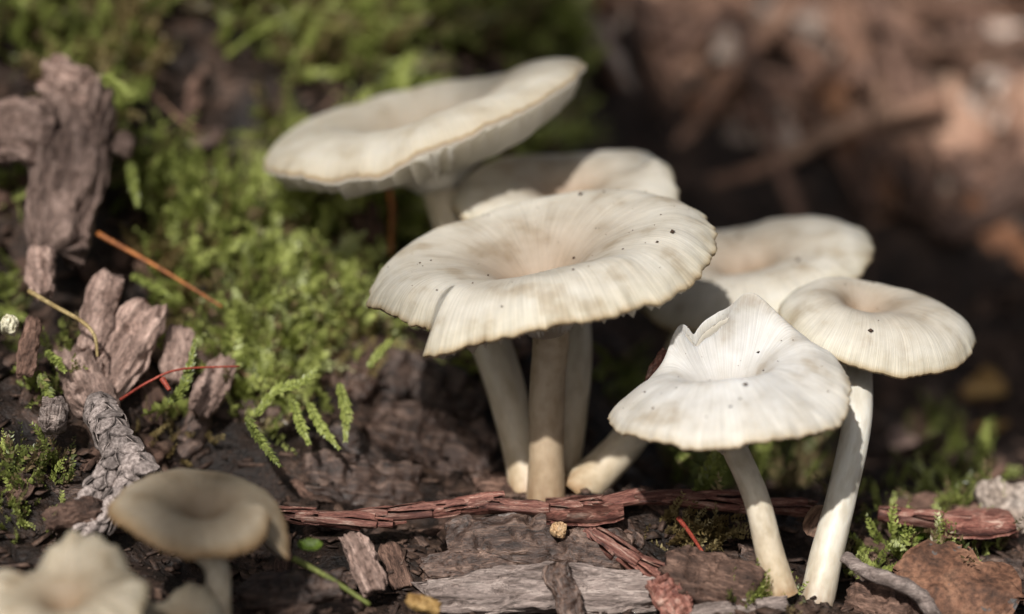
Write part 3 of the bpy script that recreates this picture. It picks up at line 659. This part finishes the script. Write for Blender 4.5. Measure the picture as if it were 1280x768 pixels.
chunk('wood_chip', 'weathered grey wood chip with frayed ends lying on dark soil', 'wood chip', (530, 742), (832, 738), 64, 34, 'greywood', 3, face=.55, lift=.1, jag=.18, taper=.65, d0=36.0, d1=36.05, nu=110, nv=72, rough=.2)
chunk('bark_piece', 'small upright dark bark piece leaning on the grey wood chip', 'bark', (694, 705), (716, 775), 36, 24, 'darkwood', 5, face=.6, lift=.1, d0=35.8, d1=35.6)
chunk('wood_chip', 'brown knobbly wood splinter standing between the long twig and green stalk', 'wood chip', (438, 672), (470, 740), 38, 30, 'pinkwood', 6, face=.5, lift=.2, d0=35.9, d1=35.6, taper=.4, rough=.25)
chunk('wood_chip', 'dark flat wood flake behind the grey chip', 'wood chip', (530, 715), (640, 700), 40, 20, 'darkwood', 8, face=.4, d0=36.3, d1=36.4)
chunk('wood_lump', 'rounded wet dark wood lump under the long reddish twig', 'wood', (560, 690), (700, 680), 74, 52, 'darkwood', 9, face=.4, d0=36.7, d1=36.7, taper=.8, rough=.1)
chunk('wood_lump', 'wet dark wood lump under the forking side branch', 'wood', (690, 690), (790, 700), 60, 44, 'darkwood', 12, face=.4, d0=36.6, d1=36.5, taper=.8, rough=.1)
chunk('wood_chunk', 'dark brown fibrous wood chunk before the slanting stem', 'wood', (832, 712), (945, 742), 66, 50, 'brownwood', 14, face=.45, lift=.0, d0=35.9, d1=35.7, rough=.22)
chunk('bark_piece', 'reddish brown bark curl beside the fibrous wood chunk', 'bark', (822, 725), (850, 772), 42, 26, 'redbark', 15, face=.4, d0=35.7, d1=35.6)
chunk('wood_chip', 'pale splintered wood bit at the foot of the slanting stem', 'wood chip', (862, 768), (980, 757), 22, 14, 'greywood', 16, face=.4, d0=35.5, d1=35.6)
sheet('bark_flake', 'rust brown bark flake with holes and grey spots', 'bark', (1118, 718), (1276, 752), 88, 'rustleaf', 17, face=.42, lift=.15, d0=36.4, d1=36.1, curl=-.12, bend=-.04, ragged=.8, holes=.3, shape='slab', nu=44, nv=26, thick=.07)
chunk('wood_lump', 'dark wood lump between the white stem and rust brown flake', 'wood', (1060, 748), (1150, 768), 70, 50, 'brownwood', 18, face=.4, lift=-.1, d0=36.1, d1=36.0)
stalk('curved_stick', 'grey curved stick arching from the white stem down past the rust brown flake', 'stick', [(1056, 696, 36.0), (1085, 716, 35.8), (1120, 728, 35.6), (1150, 745, 35.7), (1172, 778, 35.6)], .085, 'greywood', amp=.25, taper=1.3)
chunk('wood_slab', 'pale grey blurred wood slab at the end of the short twig', 'wood', (1262, 605), (1258, 712), 78, 30, 'paleleaf', 20, face=.6, lift=.1, d0=38.6, d1=38.0, rough=.12)
chunk('bark_piece', 'dark bark piece below the cluster of stems', 'bark', (470, 470), (600, 520), 90, 50, 'darkwood', 22, face=.4, lift=.0)
chunk('bark_piece', 'broad dark wet bark slab behind the long reddish twig', 'bark', (380, 600), (520, 612), 70, 40, 'darkwood', 24, face=.3, lift=.0)
chunk('bark_piece', 'dark upright bark ridge above the drooping fronds', 'bark', (455, 425), (440, 500), 60, 40, 'darkwood', 25, face=.5, lift=.1)
chunk('bark_piece', 'dark purple brown bark lump beside the leaning outer stem of the cluster', 'bark', (460, 530), (610, 585), 90, 60, 'darkwood', 23, face=.4, lift=.0)
# left bank rotten wood
chunk('rotten_wood', 'large upright slab of grey pink rotten wood on the bank', 'wood', (112, 112), (70, 318), 92, 50, 'pinkwood', 31, face=.75, lift=.25, taper=.3, rough=.2, nu=100, nv=64, d0=40.6, d1=39.2)
chunk('rotten_wood', 'short blocky knob of rotten wood crowning the upright slab', 'wood', (62, 100), (120, 130), 58, 52, 'pinkwood', 32, face=.6, lift=.35, d0=40.6, d1=40.4)
chunk('rotten_wood', 'thick pink grey rotten wood limb joining the upright slab', 'wood', (-30, 165), (72, 175), 84, 56, 'pinkwood', 33, face=.6, lift=.35, rough=.25, d0=40.2, d1=39.9)
chunk('wood_crumb', 'small pink wood crumb beside the top of the upright slab', 'wood', (143, 180), (168, 186), 30, 26, 'pinkwood', 34, face=.5, d0=40.2, d1=40.2)
chunk('wood_chip', 'small knobbly pink chip hanging below the upright slab', 'wood chip', (52, 312), (58, 372), 34, 22, 'pinkwood', 35, face=.6, d0=38.6, d1=38.2, rough=.3)
chunk('wood_splinter', 'pointed grey splinter rising from the rotten wood on the bank', 'wood', (140, 346), (112, 440), 42, 26, 'pinkwood', 36, face=.6, lift=.3, taper=.75, d0=38.3, d1=37.8)
chunk('wood_chunk', 'broad pink brown rotten wood chunk above the scaly grey twig', 'wood', (190, 385), (110, 520), 62, 40, 'pinkwood', 37, face=.6, lift=.2, rough=.25, nu=90, nv=56, d0=38.3, d1=37.6)
chunk('wood_chunk', 'brown block of rotten wood under the pointed splinter', 'wood', (92, 440), (120, 515), 60, 40, 'pinkwood', 38, face=.6, lift=.1, d0=37.9, d1=37.3)
chunk('wood_chip', 'flat pinkish chip stuck in moss beside red needles', 'wood chip', (285, 452), (245, 520), 40, 22, 'pinkwood', 39, face=.55, d0=38.4, d1=38.0)
chunk('wood_chip', 'brown chip behind the green feathery frond with red needle', 'wood chip', (225, 415), (215, 480), 40, 22, 'pinkwood', 40, face=.5, d0=38.5, d1=38.1)
chunk('wood_chip', 'dull brown splinter beside the pale bud', 'wood chip', (42, 400), (30, 470), 26, 18, 'brownwood', 41, face=.5, d0=37.4, d1=37.2)
chunk('wood_lump', 'round grey brown knob beside the scaly grey twig', 'wood', (52, 522), (84, 528), 46, 40, 'greywood', 42, face=.5, d0=36.6, d1=36.6, taper=.8)
chunk('wood_chunk', 'dark brown wood block below the scaly twig', 'wood', (60, 655), (130, 640), 34, 30, 'brownwood', 43, face=.4, d0=35.6, d1=35.6)
chunk('wood_chunk', 'dark splintered wood block behind the split mushroom stem', 'wood', (300, 745), (425, 728), 54, 44, 'darkwood', 44, face=.4, lift=-.1, d0=34.8, d1=34.9, rough=.25)
chunk('bark_piece', 'small brown bark piece under the tilted cap', 'bark', (448, 262), (470, 315), 40, 26, 'brownwood', 45, face=.5, d0=42.0, d1=41.5)
chunk('wood_splinter', 'pink splinter poking up behind the curled flap', 'wood', (832, 438), (808, 492), 16, 12, 'redbark', 46, face=.6, d0=36.9, d1=37.0, taper=.5)

# needles, stalks, small leaves, buds
stalk('pine_needle', 'long orange needle slanting across the moss', 'needle', [(122, 292, 39.3), (200, 336, 39.0), (278, 384, 38.7)], .034, 'needle', taper=.45)
stalk('dry_stalk', 'thin straw coloured stalk bent beside the rotten wood', 'stalk', [(36, 364, 37.6), (70, 384, 37.4), (102, 402, 37.2), (118, 420, 37.1), (122, 446, 37.1)], .035, 'straw')
stalk('red_needle', 'thin dark red needle curving by the rotten wood', 'needle', [(150, 500, 37.2), (185, 478, 37.1), (225, 462, 37.2), (300, 458, 37.5)], .02, 'redneedle', 'thin red needles')
stalk('red_needle', 'straight short red needle sticking from the feathery frond', 'needle', [(203, 474, 37.0), (212, 488, 36.9)], .045, 'redneedle')
stalk('green_stalk', 'thin olive stalk lying beneath the brown wood splinter', 'stalk', [(366, 698, 34.8), (410, 722, 34.8), (462, 756, 34.7)], .04, 'greenstalk')
sheet('small_leaf', 'tiny yellow green leaf beside the split mushroom', 'leaf', (372, 690), (404, 690), 17, 'greenleaf', 51, face=.5, d0=35.0, d1=35.0, thick=.02)
chunk('wood_chip', 'orange brown chip at the end of the olive stalk', 'wood chip', (508, 752), (548, 764), 22, 14, 'yellowleaf', 52, d0=34.8, d1=34.8)
chunk('plant_bud', 'pale cream bud beside the rotten wood', 'bud', (2, 408), (22, 413), 26, 24, 'bud', 53, d0=37.2, d1=37.2, rough=.05, taper=.9, jag=.02)
chunk('plant_bud', 'tan round bud under the forking side branch', 'bud', (687, 663), (707, 666), 20, 20, 'collar', 54, d0=36.3, d1=36.3, rough=.02, taper=.9, jag=.02)
stalk('orange_stem', 'reddish orange stem standing in the upper moss', 'stalk', [(86, -10, 44.5), (86, 30, 44.3), (84, 62, 44.0)], .045, 'needle')
stalk('grass_blade', 'pale green blade leaning out of the upper moss', 'grass blade', [(284, 70, 44.0), (318, 44, 43.5), (356, 24, 43.0)], .06, 'greenstalk', taper=.5)
stalk('orange_stem', 'thin orange brown stem under the tilted cap', 'stalk', [(480, 215, 41.5), (490, 260, 41.3), (488, 320, 41.0)], .05, 'needle')
stalk('dry_stalk', 'tan dry stalk behind the gills of the tilted cap', 'stalk', [(582, 192, 40.8), (572, 230, 40.6), (566, 262, 40.5)], .07, 'straw')
stalk('red_needle', 'short red needle among dry moss beside the fibrous wood chunk', 'needle', [(848, 648, 36.6), (862, 666, 36.4), (878, 690, 36.1)], .035, 'redneedle')
stalk('tall_stalk', 'very blurred thin vertical brown stalk standing in the background', 'stalk', [(1092, -20, 50), (1090, 120, 49.6), (1086, 260, 49.2), (1084, 380, 49)], .045, 'brownwood')
sheet('yellow_leaf', 'blurred ochre leaf on the shaded litter behind the white stem', 'leaf', (1205, 500), (1262, 498), 44, 'yellowleaf', 55, face=.4, thick=.03)
sheet('yellow_leaf', 'small yellow green leaf behind the white stem', 'leaf', (1116, 665), (1160, 675), 34, 'greenleaf', 56, face=.4, thick=.03)
sheet('pale_leaf', 'pale tan leaf scrap resting beneath the ochre leaf', 'leaf', (1222, 546), (1268, 540), 18, 'yellowleaf', 57, face=.4, thick=.03)
sheet('dead_leaf', 'crumpled pink brown leaf behind the white stem', 'leaf', (1118, 575), (1170, 590), 44, 'pinkwood', 58, face=.4, thick=.03)
sheet('dead_leaf', 'curled pale brown leaf scrap between the two front stems', 'leaf', (1008, 668), (1030, 632), 34, 'litter', 59, face=.6, thick=.03, d0=36.6, d1=36.6, curl=.6)

# ------------------------------------------------------------------ moss
def frond_arrays(path, leaf, width, rng, rows=2, tone=.6, flat=.35, density=1.0):
    """feathery shoot: folded leaflets on both sides of a thin stem -> verts, tri faces, tones"""
    path = np.asarray(path); n = len(path); seg = np.linalg.norm(np.diff(path, axis=0), axis=1).sum()
    tan = np.gradient(path, axis=0); tan /= np.linalg.norm(tan, axis=1)[:, None]+1e-9
    k = max(4, int(seg/(leaf*.34)*density)); V = []; T = []
    for i in range(k):
        f = (i+.5)/k; j = min(int(f*(n-1)), n-2); p = path[j]+(path[j+1]-path[j])*(f*(n-1)-j); t = tan[j]
        side = unit(np.cross(t, [0.1, -.5, .85])); up = np.cross(side, t)
        size = leaf*(.45+.55*math.sin(math.pi*min(1, f*.85+.2)))*rng.uniform(.8, 1.2)
        for s in (-1, 1):
            for r_ in range(rows-1):
                lean = rng.uniform(.45, .75); lift = flat*rng.uniform(-.6, 1.3)
                dr = unit(t*lean+side*s*(1-lean*.5)+up*lift); wd = unit(np.cross(dr, up)); nn = np.cross(wd, dr)
                a = p; tip = p+dr*size+t*size*.12; m = p+dr*size*.42
                V += [a, m+wd*size*width+nn*size*.10, tip, m-wd*size*width+nn*size*.10]
                T += [tone+rng.uniform(-.12, .12)+.1*f]*4
    V = np.array(V); q = np.arange(len(V)//4)*4
    F = np.vstack([np.stack([q, q+1, q+2], -1), np.stack([q, q+2, q+3], -1)])
    return V, F, np.array(T)
def moss_object(name, Vs, Fs, Ts, mat):
    off = 0; FF = []
    for v, f in zip(Vs, Fs): FF.append(f+off); off += len(v)
    V = np.vstack(Vs); o = np_mesh(name, V, np.vstack(FF), mat, False)
    at = o.attributes.new('tone', 'FLOAT', 'POINT'); at.data.foreach_set('value', np.concatenate(Ts).astype(np.float32))
    return o
# prototypes for the carpets: shoot grows along +z, then bent
rngm = np.random.default_rng(5)
protos = []
for k in range(10):
    L = 1.0; t = np.linspace(0, 1, 9); bend = rngm.uniform(.2, .8)
    path = np.stack([bend*t**2*.7, .15*np.sin(t*3+k)*t, t*(1-.25*bend*t)], -1)*L
    protos.append(frond_arrays(path, .15, .27, rngm, rows=3 if k % 2 else 2, tone=0.0, flat=.8, density=.75))
def carpet(name, label, blobs, mat='moss', tone=(.35, .8), cat=None):
    Vs, Fs, Ts = [], [], []
    for (px, py, rx, ry, n, hmin, hmax, tb) in blobs:
        for k in range(n):
            a = rngm.uniform(0, 2*np.pi); q = math.sqrt(rngm.random()); x = px+rx*q*math.cos(a); y = py+ry*q*math.sin(a)
            d, P = G(x, y)
            if d > 88: continue
            P = P+np.array([rngm.uniform(-.15, .15), rngm.uniform(-.15, .15), 0]); P[2] = float(hfast(P[0], P[1]))-.08
            nz = float(fbm(P[0]*.95+3, P[1]*.95, 9.0, 2))
            if nz < -.08 and n > 100: continue
            v, f, t = protos[rngm.integers(len(protos))]; h = rngm.uniform(hmin, hmax)
            h *= 1.75*(1+.5*nz); az = rngm.uniform(0, 2*np.pi); nn = normal_at(P[0], P[1]); up = unit(nn*.65+np.array([.1, -.4, .1])+rngm.normal(0, .42, 3)); xa = unit(np.cross(up, [math.cos(az), math.sin(az), .1])); ya = np.cross(up, xa)
            Vs.append(P+v[:, :1]*h*xa+v[:, 1:2]*h*ya+v[:, 2:]*h*up); Fs.append(f); b = np.clip(tb+.22*float(fbm(P[0]*.9, P[1]*.9, 4.0, 2))+rngm.normal(0, .14), .18, 1)
            if rngm.random() < .24: b = rngm.uniform(0, .13)
            Ts.append(np.clip(b+t*1.0, 0, 1))
    o = link(name, moss_object(name, Vs, Fs, Ts, M[mat])); return tag(o, label, cat, None, 'stuff')
carpet('moss_carpet', 'bright green moss covering the bank behind the mushrooms',
       [(330, 300, 130, 150, 560, .35, .75, .62), (400, 400, 90, 80, 260, .35, .7, .72), (260, 210, 100, 110, 320, .35, .7, .5), (330, 470, 110, 60, 170, .3, .6, .55),
        (480, 40, 230, 60, 560, .4, .8, .48), (150, 60, 180, 80, 420, .35, .75, .36), (620, 60, 90, 70, 170, .4, .8, .42), (210, 140, 110, 70, 200, .35, .7, .36), (520, 300, 90, 90, 120, .35, .6, .5), (600, 150, 130, 60, 130, .35, .7, .4), (420, 250, 90, 60, 140, .35, .7, .6)])
carpet('moss_patch', 'dim green moss on the shaded soil beyond the white stem',
       [(960, 575, 70, 50, 90, .3, .6, .5), (1180, 590, 60, 60, 80, .3, .55, .5), (1190, 690, 50, 30, 50, .25, .5, .6), (880, 590, 50, 40, 40, .3, .5, .45), (590, 465, 30, 30, 26, .25, .5, .5), (1090, 690, 40, 30, 30, .2, .4, .4), (760, 470, 30, 30, 16, .3, .5, .4), (1150, 640, 110, 40, 60, .2, .45, .45), (880, 400, 60, 60, 20, .3, .5, .35)])
carpet('moss_patch', 'green moss growing on soil around the scaly grey twig and pale bud',
       [(30, 610, 50, 60, 80, .18, .34, .36), (5, 380, 30, 30, 30, .2, .4, .6), (70, 460, 40, 40, 40, .2, .4, .45), (60, 250, 60, 30, 20, .2, .4, .4), (0, 240, 30, 20, 20, .2, .4, .5)])
carpet('moss_tuft', 'small dark green moss tuft at the foot of the slanting stem', [(935, 752, 40, 12, 46, .18, .36, .42)])
carpet('dry_moss_tuft', 'pale yellowish dry moss tuft beside the reddish twig', [(868, 672, 40, 24, 60, .2, .42, .5), (215, 545, 50, 14, 20, .15, .3, .4)], mat='drymoss')
carpet('dry_moss', 'brownish dry moss mixed into the upper bank', [(170, 90, 170, 90, 230, .35, .8, .4), (420, 40, 200, 50, 160, .35, .8, .4), (230, 330, 60, 120, 60, .3, .6, .4), (420, 450, 70, 40, 40, .25, .5, .4)], mat='drymoss')
# single feathery fronds that stand out
def frond(label, pix, leaf=.11, tone=.6, width=.28, group='feathery moss fronds'):
    pts = [unproj(*p) for p in pix]; pth = catmull(pts, 26); c = pth[0]
    root = link('moss_frond', None, loc=c); tag(root, label, 'moss', group)
    rng = np.random.default_rng(int(pix[0][0])); V, F, T = frond_arrays(pth-c, leaf*rng.uniform(.8, 1.1), width, rng, rows=2, tone=tone-.2, flat=.4, density=1.25)
    V2, F2, T2 = frond_arrays(pth-c+np.array([0, -.01, .01]), leaf*.7, width, rng, rows=2, tone=tone-.1, flat=.9, density=.9)
    g = link('leaflets', moss_object('leaflets', [V, V2], [F, F2], [T, T2], M['moss']), root); g['kind'] = 'stuff'
    v, f = tube(pth-c, np.linspace(.03, .012, 26), 6); link('stem', mesh_from('stem', v, f, M['greenstalk']), root)
    return root
frond('feathery frond drooping lowest over dark soil behind the brownish split mushroom', [(308, 522, 37.3), (325, 550, 37.1), (350, 584, 36.9)], tone=.45)
frond('leftmost of three short bright fronds hanging side by side', [(365, 500, 37.7), (375, 530, 37.5), (386, 556, 37.4)], tone=.65)
frond('longest middle one of three bright fronds hanging side by side', [(385, 505, 37.8), (402, 535, 37.6), (424, 562, 37.4)], tone=.7)
frond('rightmost of three bright fronds, hanging straight down', [(424, 480, 37.9), (432, 515, 37.7), (432, 552, 37.6)], tone=.72)
frond('single bright green frond leaning by the torn rim of the largest cap', [(460, 460, 38.4), (478, 438, 38.4), (500, 416, 38.3)], tone=.75, leaf=.12)
frond('upright curved frond with a short red needle on it', [(212, 506, 37.3), (232, 478, 37.3), (244, 425, 37.5)], tone=.5)
frond('pale frond hanging in the dark gap beside the upright slab', [(162, 200, 40.2), (166, 228, 40.0), (172, 258, 39.9)], tone=.6, leaf=.13)
frond('bright frond arching over the top of the rotten slab', [(118, 98, 40.3), (138, 102, 40.2), (164, 120, 40.1)], tone=.7, leaf=.13)
frond('small frond beside the bent straw stalk', [(58, 440, 37.3), (70, 452, 37.2), (82, 466, 37.1)], tone=.55)
frond('dull frond hanging over the round grey knob', [(50, 468, 37.0), (58, 488, 36.9), (70, 512, 36.8)], tone=.45)
frond('grey green frond lying behind the pale mushroom', [(838, 560, 38.6), (862, 582, 38.4), (892, 606, 38.2)], tone=.4, leaf=.13)
frond('curled frond beside the leaning stem in the dark gap', [(738, 430, 40.5), (756, 448, 40.3), (752, 476, 40.2)], tone=.4, leaf=.12)
frond('thin frond beside the tiny orange needle tip', [(165, 345, 39.2), (190, 358, 39.0), (215, 372, 38.9)], tone=.5)
frond('curving frond at the lower edge of the moss clump', [(320, 520, 37.6), (345, 490, 37.6), (378, 478, 37.6), (398, 460, 37.7)], tone=.6)

# ------------------------------------------------------------------ litter
rl = random.Random(11)
def scatter(n, box, kinds, group, label, cat, name, size, d_extra=0, seed0=100, mat='litter'):
    meshes = []
    for k in range(6):
        if kinds == 'chip': meshes.append(chunk_mesh(1.0, rl.uniform(.3, .6), rl.uniform(.16, .3), M['brownwood' if k % 2 else 'darkwood'], seed0+k, nu=18, nv=14, rough=.22))
        elif kinds == 'leaf': meshes.append(sheet_mesh(1.0, rl.uniform(.4, .7), M[mat], seed0+k, curl=rl.uniform(-.5, .5), bend=rl.uniform(-.2, .2), thick=.03, ragged=.4, nu=16, nv=10))
        elif kinds == 'slab': meshes.append(chunk_mesh(1.0, rl.uniform(.25, .5), rl.uniform(.1, .2), M[mat], seed0+k, nu=16, nv=12, rough=.2))
        elif kinds == 'twig':
            p = catmull([(-.5, 0, 0), (-.15, rl.uniform(-.06, .06), .02), (.2, rl.uniform(-.06, .06), -.02), (.5, 0, .03)], 16); v, f = tube(p, np.linspace(.035, .022, 16), 8, k, .2); meshes.append(mesh_from('twig', v, f, M['litter' if k % 2 else 'brownwood']))
    for k in range(n):
        px, py = rl.uniform(box[0], box[2]), rl.uniform(box[1], box[3]); d, P = G(px, py)
        if d > 88 or (box[1] < 0 and py > 70+(px-700)*.42): continue
        s = rl.uniform(*size); o = link(name, rl.choice(meshes)); nn = normal_at(P[0], P[1])
        nn = unit(nn+np.array([rl.uniform(-.45, .45), rl.uniform(-.45, .25), 0])); az = rl.uniform(0, 6.28); xd = unit(np.cross(nn, [math.cos(az), math.sin(az), .05])); yd = np.cross(nn, xd)
        M4 = Matrix.LocRotScale(Vector(tuple(P+nn*s*.06)), Matrix(((xd[0], yd[0], nn[0]), (xd[1], yd[1], nn[1]), (xd[2], yd[2], nn[2]))), (s, s, s)); o.matrix_world = M4
        tag(o, label, cat, group)
FB = (700, -40, 1290, 300)
for nm, tint, n1_, n2_ in (('pinkish brown', 'litter', 60, 46), ('pale', 'palelitter', 22, 16), ('orange brown', 'orangelitter', 20, 14), ('dark brown', 'brownwood', 36, 30)):
    scatter(n1_, FB, 'leaf', 'blurred %s dead leaves on the far litter' % nm, 'blurred %s dead leaf on the far litter' % nm, 'leaf', 'dead_leaf', (.9, 2.2), seed0=200+n1_, mat=tint)
    scatter(n2_, FB, 'slab', 'blurred %s bark pieces on the far litter' % nm, 'blurred %s bark piece lying on the far litter' % nm, 'bark', 'bark_piece', (1.0, 2.8), seed0=220+n2_, mat=tint)
scatter(26, (760, -30, 1290, 300), 'twig', 'blurred sticks on the far litter', 'blurred thin brown stick lying on the far litter', 'stick', 'stick', (3, 6), seed0=240)
scatter(70, (280, 610, 1280, 770), 'chip', 'dark wood crumbs on the near soil', 'small dark wood crumb on soil before the cluster', 'wood chip', 'wood_crumb', (.25, .75), seed0=260)
scatter(60, (0, 300, 640, 640), 'chip', 'dark wood crumbs on the bank', 'small dark brown wood crumb on the mossy bank', 'wood chip', 'wood_crumb', (.3, .9), seed0=280)
scatter(40, (740, 440, 1280, 640), 'chip', 'dark wood crumbs in the shade', 'small brown wood crumb on shaded soil behind the front stems', 'wood chip', 'wood_crumb', (.4, 1.0), seed0=300)
scatter(26, (150, 100, 520, 520), 'twig', 'dry needles caught in the moss', 'thin dry brown needle caught in the green moss', 'needle', 'dry_needle', (.6, 1.4), seed0=380)
scatter(24, (0, 0, 640, 300), 'chip', 'wood crumbs in the upper moss', 'small brown wood crumb caught in the upper moss', 'wood chip', 'wood_crumb', (.5, 1.1), seed0=320)
scatter(26, (600, 600, 790, 632), 'chip', 'wood bits at the feet of the cluster', 'small brown wood bit at the feet of the clustered stems', 'wood chip', 'wood_crumb', (.18, .45), seed0=340)
scatter(20, (940, 735, 1050, 768), 'chip', 'wood bits at the feet of the front stems', 'small wood bit at the feet of the two front stems', 'wood chip', 'wood_crumb', (.15, .4), seed0=360)
# fine crumbs nobody could count
nC = 12000
oc = np.array([[1, 0, 0], [-1, 0, 0], [0, 1, 0], [0, -1, 0], [0, 0, 1], [0, 0, -1]], float)
of = np.array([(0, 2, 4), (2, 1, 4), (1, 3, 4), (3, 0, 4), (2, 0, 5), (1, 2, 5), (3, 1, 5), (0, 3, 5)])
cx = RNG.uniform(-8, 9, nC); cy = RNG.uniform(-4.5, 14, nC); cz = hgt(cx, cy)
sz = RNG.uniform(.015, .06, nC)*np.where(RNG.random(nC) < .1, 1.8, 1)
v = oc[None]*RNG.uniform(.4, 1.3, (nC, 6, 1))*sz[:, None, None]*np.stack([RNG.uniform(.6, 2.2, nC), RNG.uniform(.6, 1.6, nC), RNG.uniform(.4, .9, nC)], -1)[:, None]
an = RNG.uniform(0, 6.28, nC); ca, sa = np.cos(an)[:, None], np.sin(an)[:, None]
v = np.stack([v[..., 0]*ca-v[..., 1]*sa, v[..., 0]*sa+v[..., 1]*ca, v[..., 2]], -1)+np.stack([cx, cy, cz+sz*.2], -1)[:, None]
f = (of[None]+(np.arange(nC)*6)[:, None, None]).reshape(-1, 3)
cr = link('soil_crumbs', np_mesh('soil_crumbs', v.reshape(-1, 3), f, M['crumb'], False)); tag(cr, 'fine dark soil and rotten wood crumbs over the ground', None, None, 'stuff')

nF = 3000
fx_ = RNG.uniform(-8, 9, nF); fy_ = RNG.uniform(-4.5, 12, nF); fz_ = hfast(fx_, fy_)
bx_ = np.array([[-1, -1, -1], [1, -.7, -1], [1.15, .8, -1], [-.9, 1, -1], [-1, -.9, 1], [.9, -.8, 1], [1, .9, 1], [-1.1, .8, 1]], float)
bf_ = np.array([(0, 3, 2, 1), (4, 5, 6, 7), (0, 1, 5, 4), (1, 2, 6, 5), (2, 3, 7, 6), (3, 0, 4, 7)])
ln_ = RNG.uniform(.05, .2, nF); wd_ = ln_*RNG.uniform(.12, .6, nF); th_ = RNG.uniform(.008, .025, nF)
v = bx_[None]*RNG.uniform(.75, 1.25, (nF, 8, 3))*np.stack([ln_, wd_, th_], -1)[:, None]
q_ = RNG.normal(0, 1, (nF, 3))*np.array([1, 1, .25]); q_ /= np.linalg.norm(q_, axis=1)[:, None]
up_ = np.array([0, -.15, 1.0])+RNG.normal(0, .35, (nF, 3)); up_ -= q_*(up_*q_).sum(1)[:, None]; up_ /= np.linalg.norm(up_, axis=1)[:, None]; sd_ = np.cross(up_, q_)
v = v[..., 0:1]*q_[:, None]+v[..., 1:2]*sd_[:, None]+v[..., 2:3]*up_[:, None]+np.stack([fx_, fy_, fz_+.03], -1)[:, None]
f = (bf_[None]+(np.arange(nF)*8)[:, None, None]).reshape(-1, 4)
fk = link('litter_flakes', np_mesh('litter_flakes', v.reshape(-1, 3), f, M['flake'], False)); tag(fk, 'tiny brown wood flakes and fibres strewn over the soil', None, None, 'stuff')

# ------------------------------------------------------------------ unseen branch added overhead, its leaves set to shade chosen ground spots
def leafmesh(seed):
    return sheet_mesh(1.0, .62, M['shadeleaf'], seed, curl=.15, bend=-.08, thick=.012, ragged=.08, nu=20, nv=12)
lm = [leafmesh(k) for k in range(3)]
root = link('shade_branch', None, loc=(-40, -35, 52)); tag(root, 'leafy branch added high above, out of view, to shade parts of the ground', 'branch')
r0 = np.array([-40., -35., 52.])
TGT = [((800, 200), 5.5), ((900, 250), 6), ((1000, 300), 6), ((1100, 350), 6), ((1230, 400), 6.5), ((820, 330), 5), ((950, 420), 5), ((1180, 470), 5), ((1280, 500), 5), ((1050, 260), 5), ((740, 130), 3.5), ((655, 30), 2.6), ((700, 170), 3), ((860, 180), 4.5),
       ((345, 720), 2.2), ((290, 770), 2.4), ((165, 300), 1.6), ((540, 560), 1.6)]
V, F = tube(catmull([(-30, -30, 6), (-10, -8, 2), (0, 0, 0), (14, 10, -2), (30, 18, -5)], 40), np.linspace(.9, .4, 40), 10, 1, .1)
Vp = [V]; Fp = list(F); off = len(V); mainp = catmull([(-30, -30, 6), (-10, -8, 2), (0, 0, 0), (14, 10, -2), (30, 18, -5)], 40)
for k, (pp, s) in enumerate(TGT):
    P = G(*pp)[1]; c = P+SUND*(62+2.2*(k % 5))-r0  # each leaf sits sunward of the spot it is added to darken
    o = link('leaf', lm[k % 3], root); az = k*1.1
    zd = unit(SUND+np.array([.15*math.sin(k), .15*math.cos(k), 0])); xd = unit(np.cross(zd, [math.cos(az), math.sin(az), .1])); yd = np.cross(zd, xd)
    o.matrix_local = Matrix.LocRotScale(Vector(tuple(c)), Matrix(((xd[0], yd[0], zd[0]), (xd[1], yd[1], zd[1]), (xd[2], yd[2], zd[2]))), (s, s, s))
    st = mainp[np.argmin(np.linalg.norm(mainp-(c-xd*s*.5), axis=1))]
    v, f = tube(catmull([st, (st+c-xd*s*.5)/2+np.array([0, 0, .8]), c-xd*s*.5], 12), .08, 6); Vp.append(v); Fp += [tuple(i+off for i in q) for q in f]; off += len(v)
link('shade_branch_wood', mesh_from('shade_branch_wood', np.vstack(Vp), Fp, M['brownwood']), root)
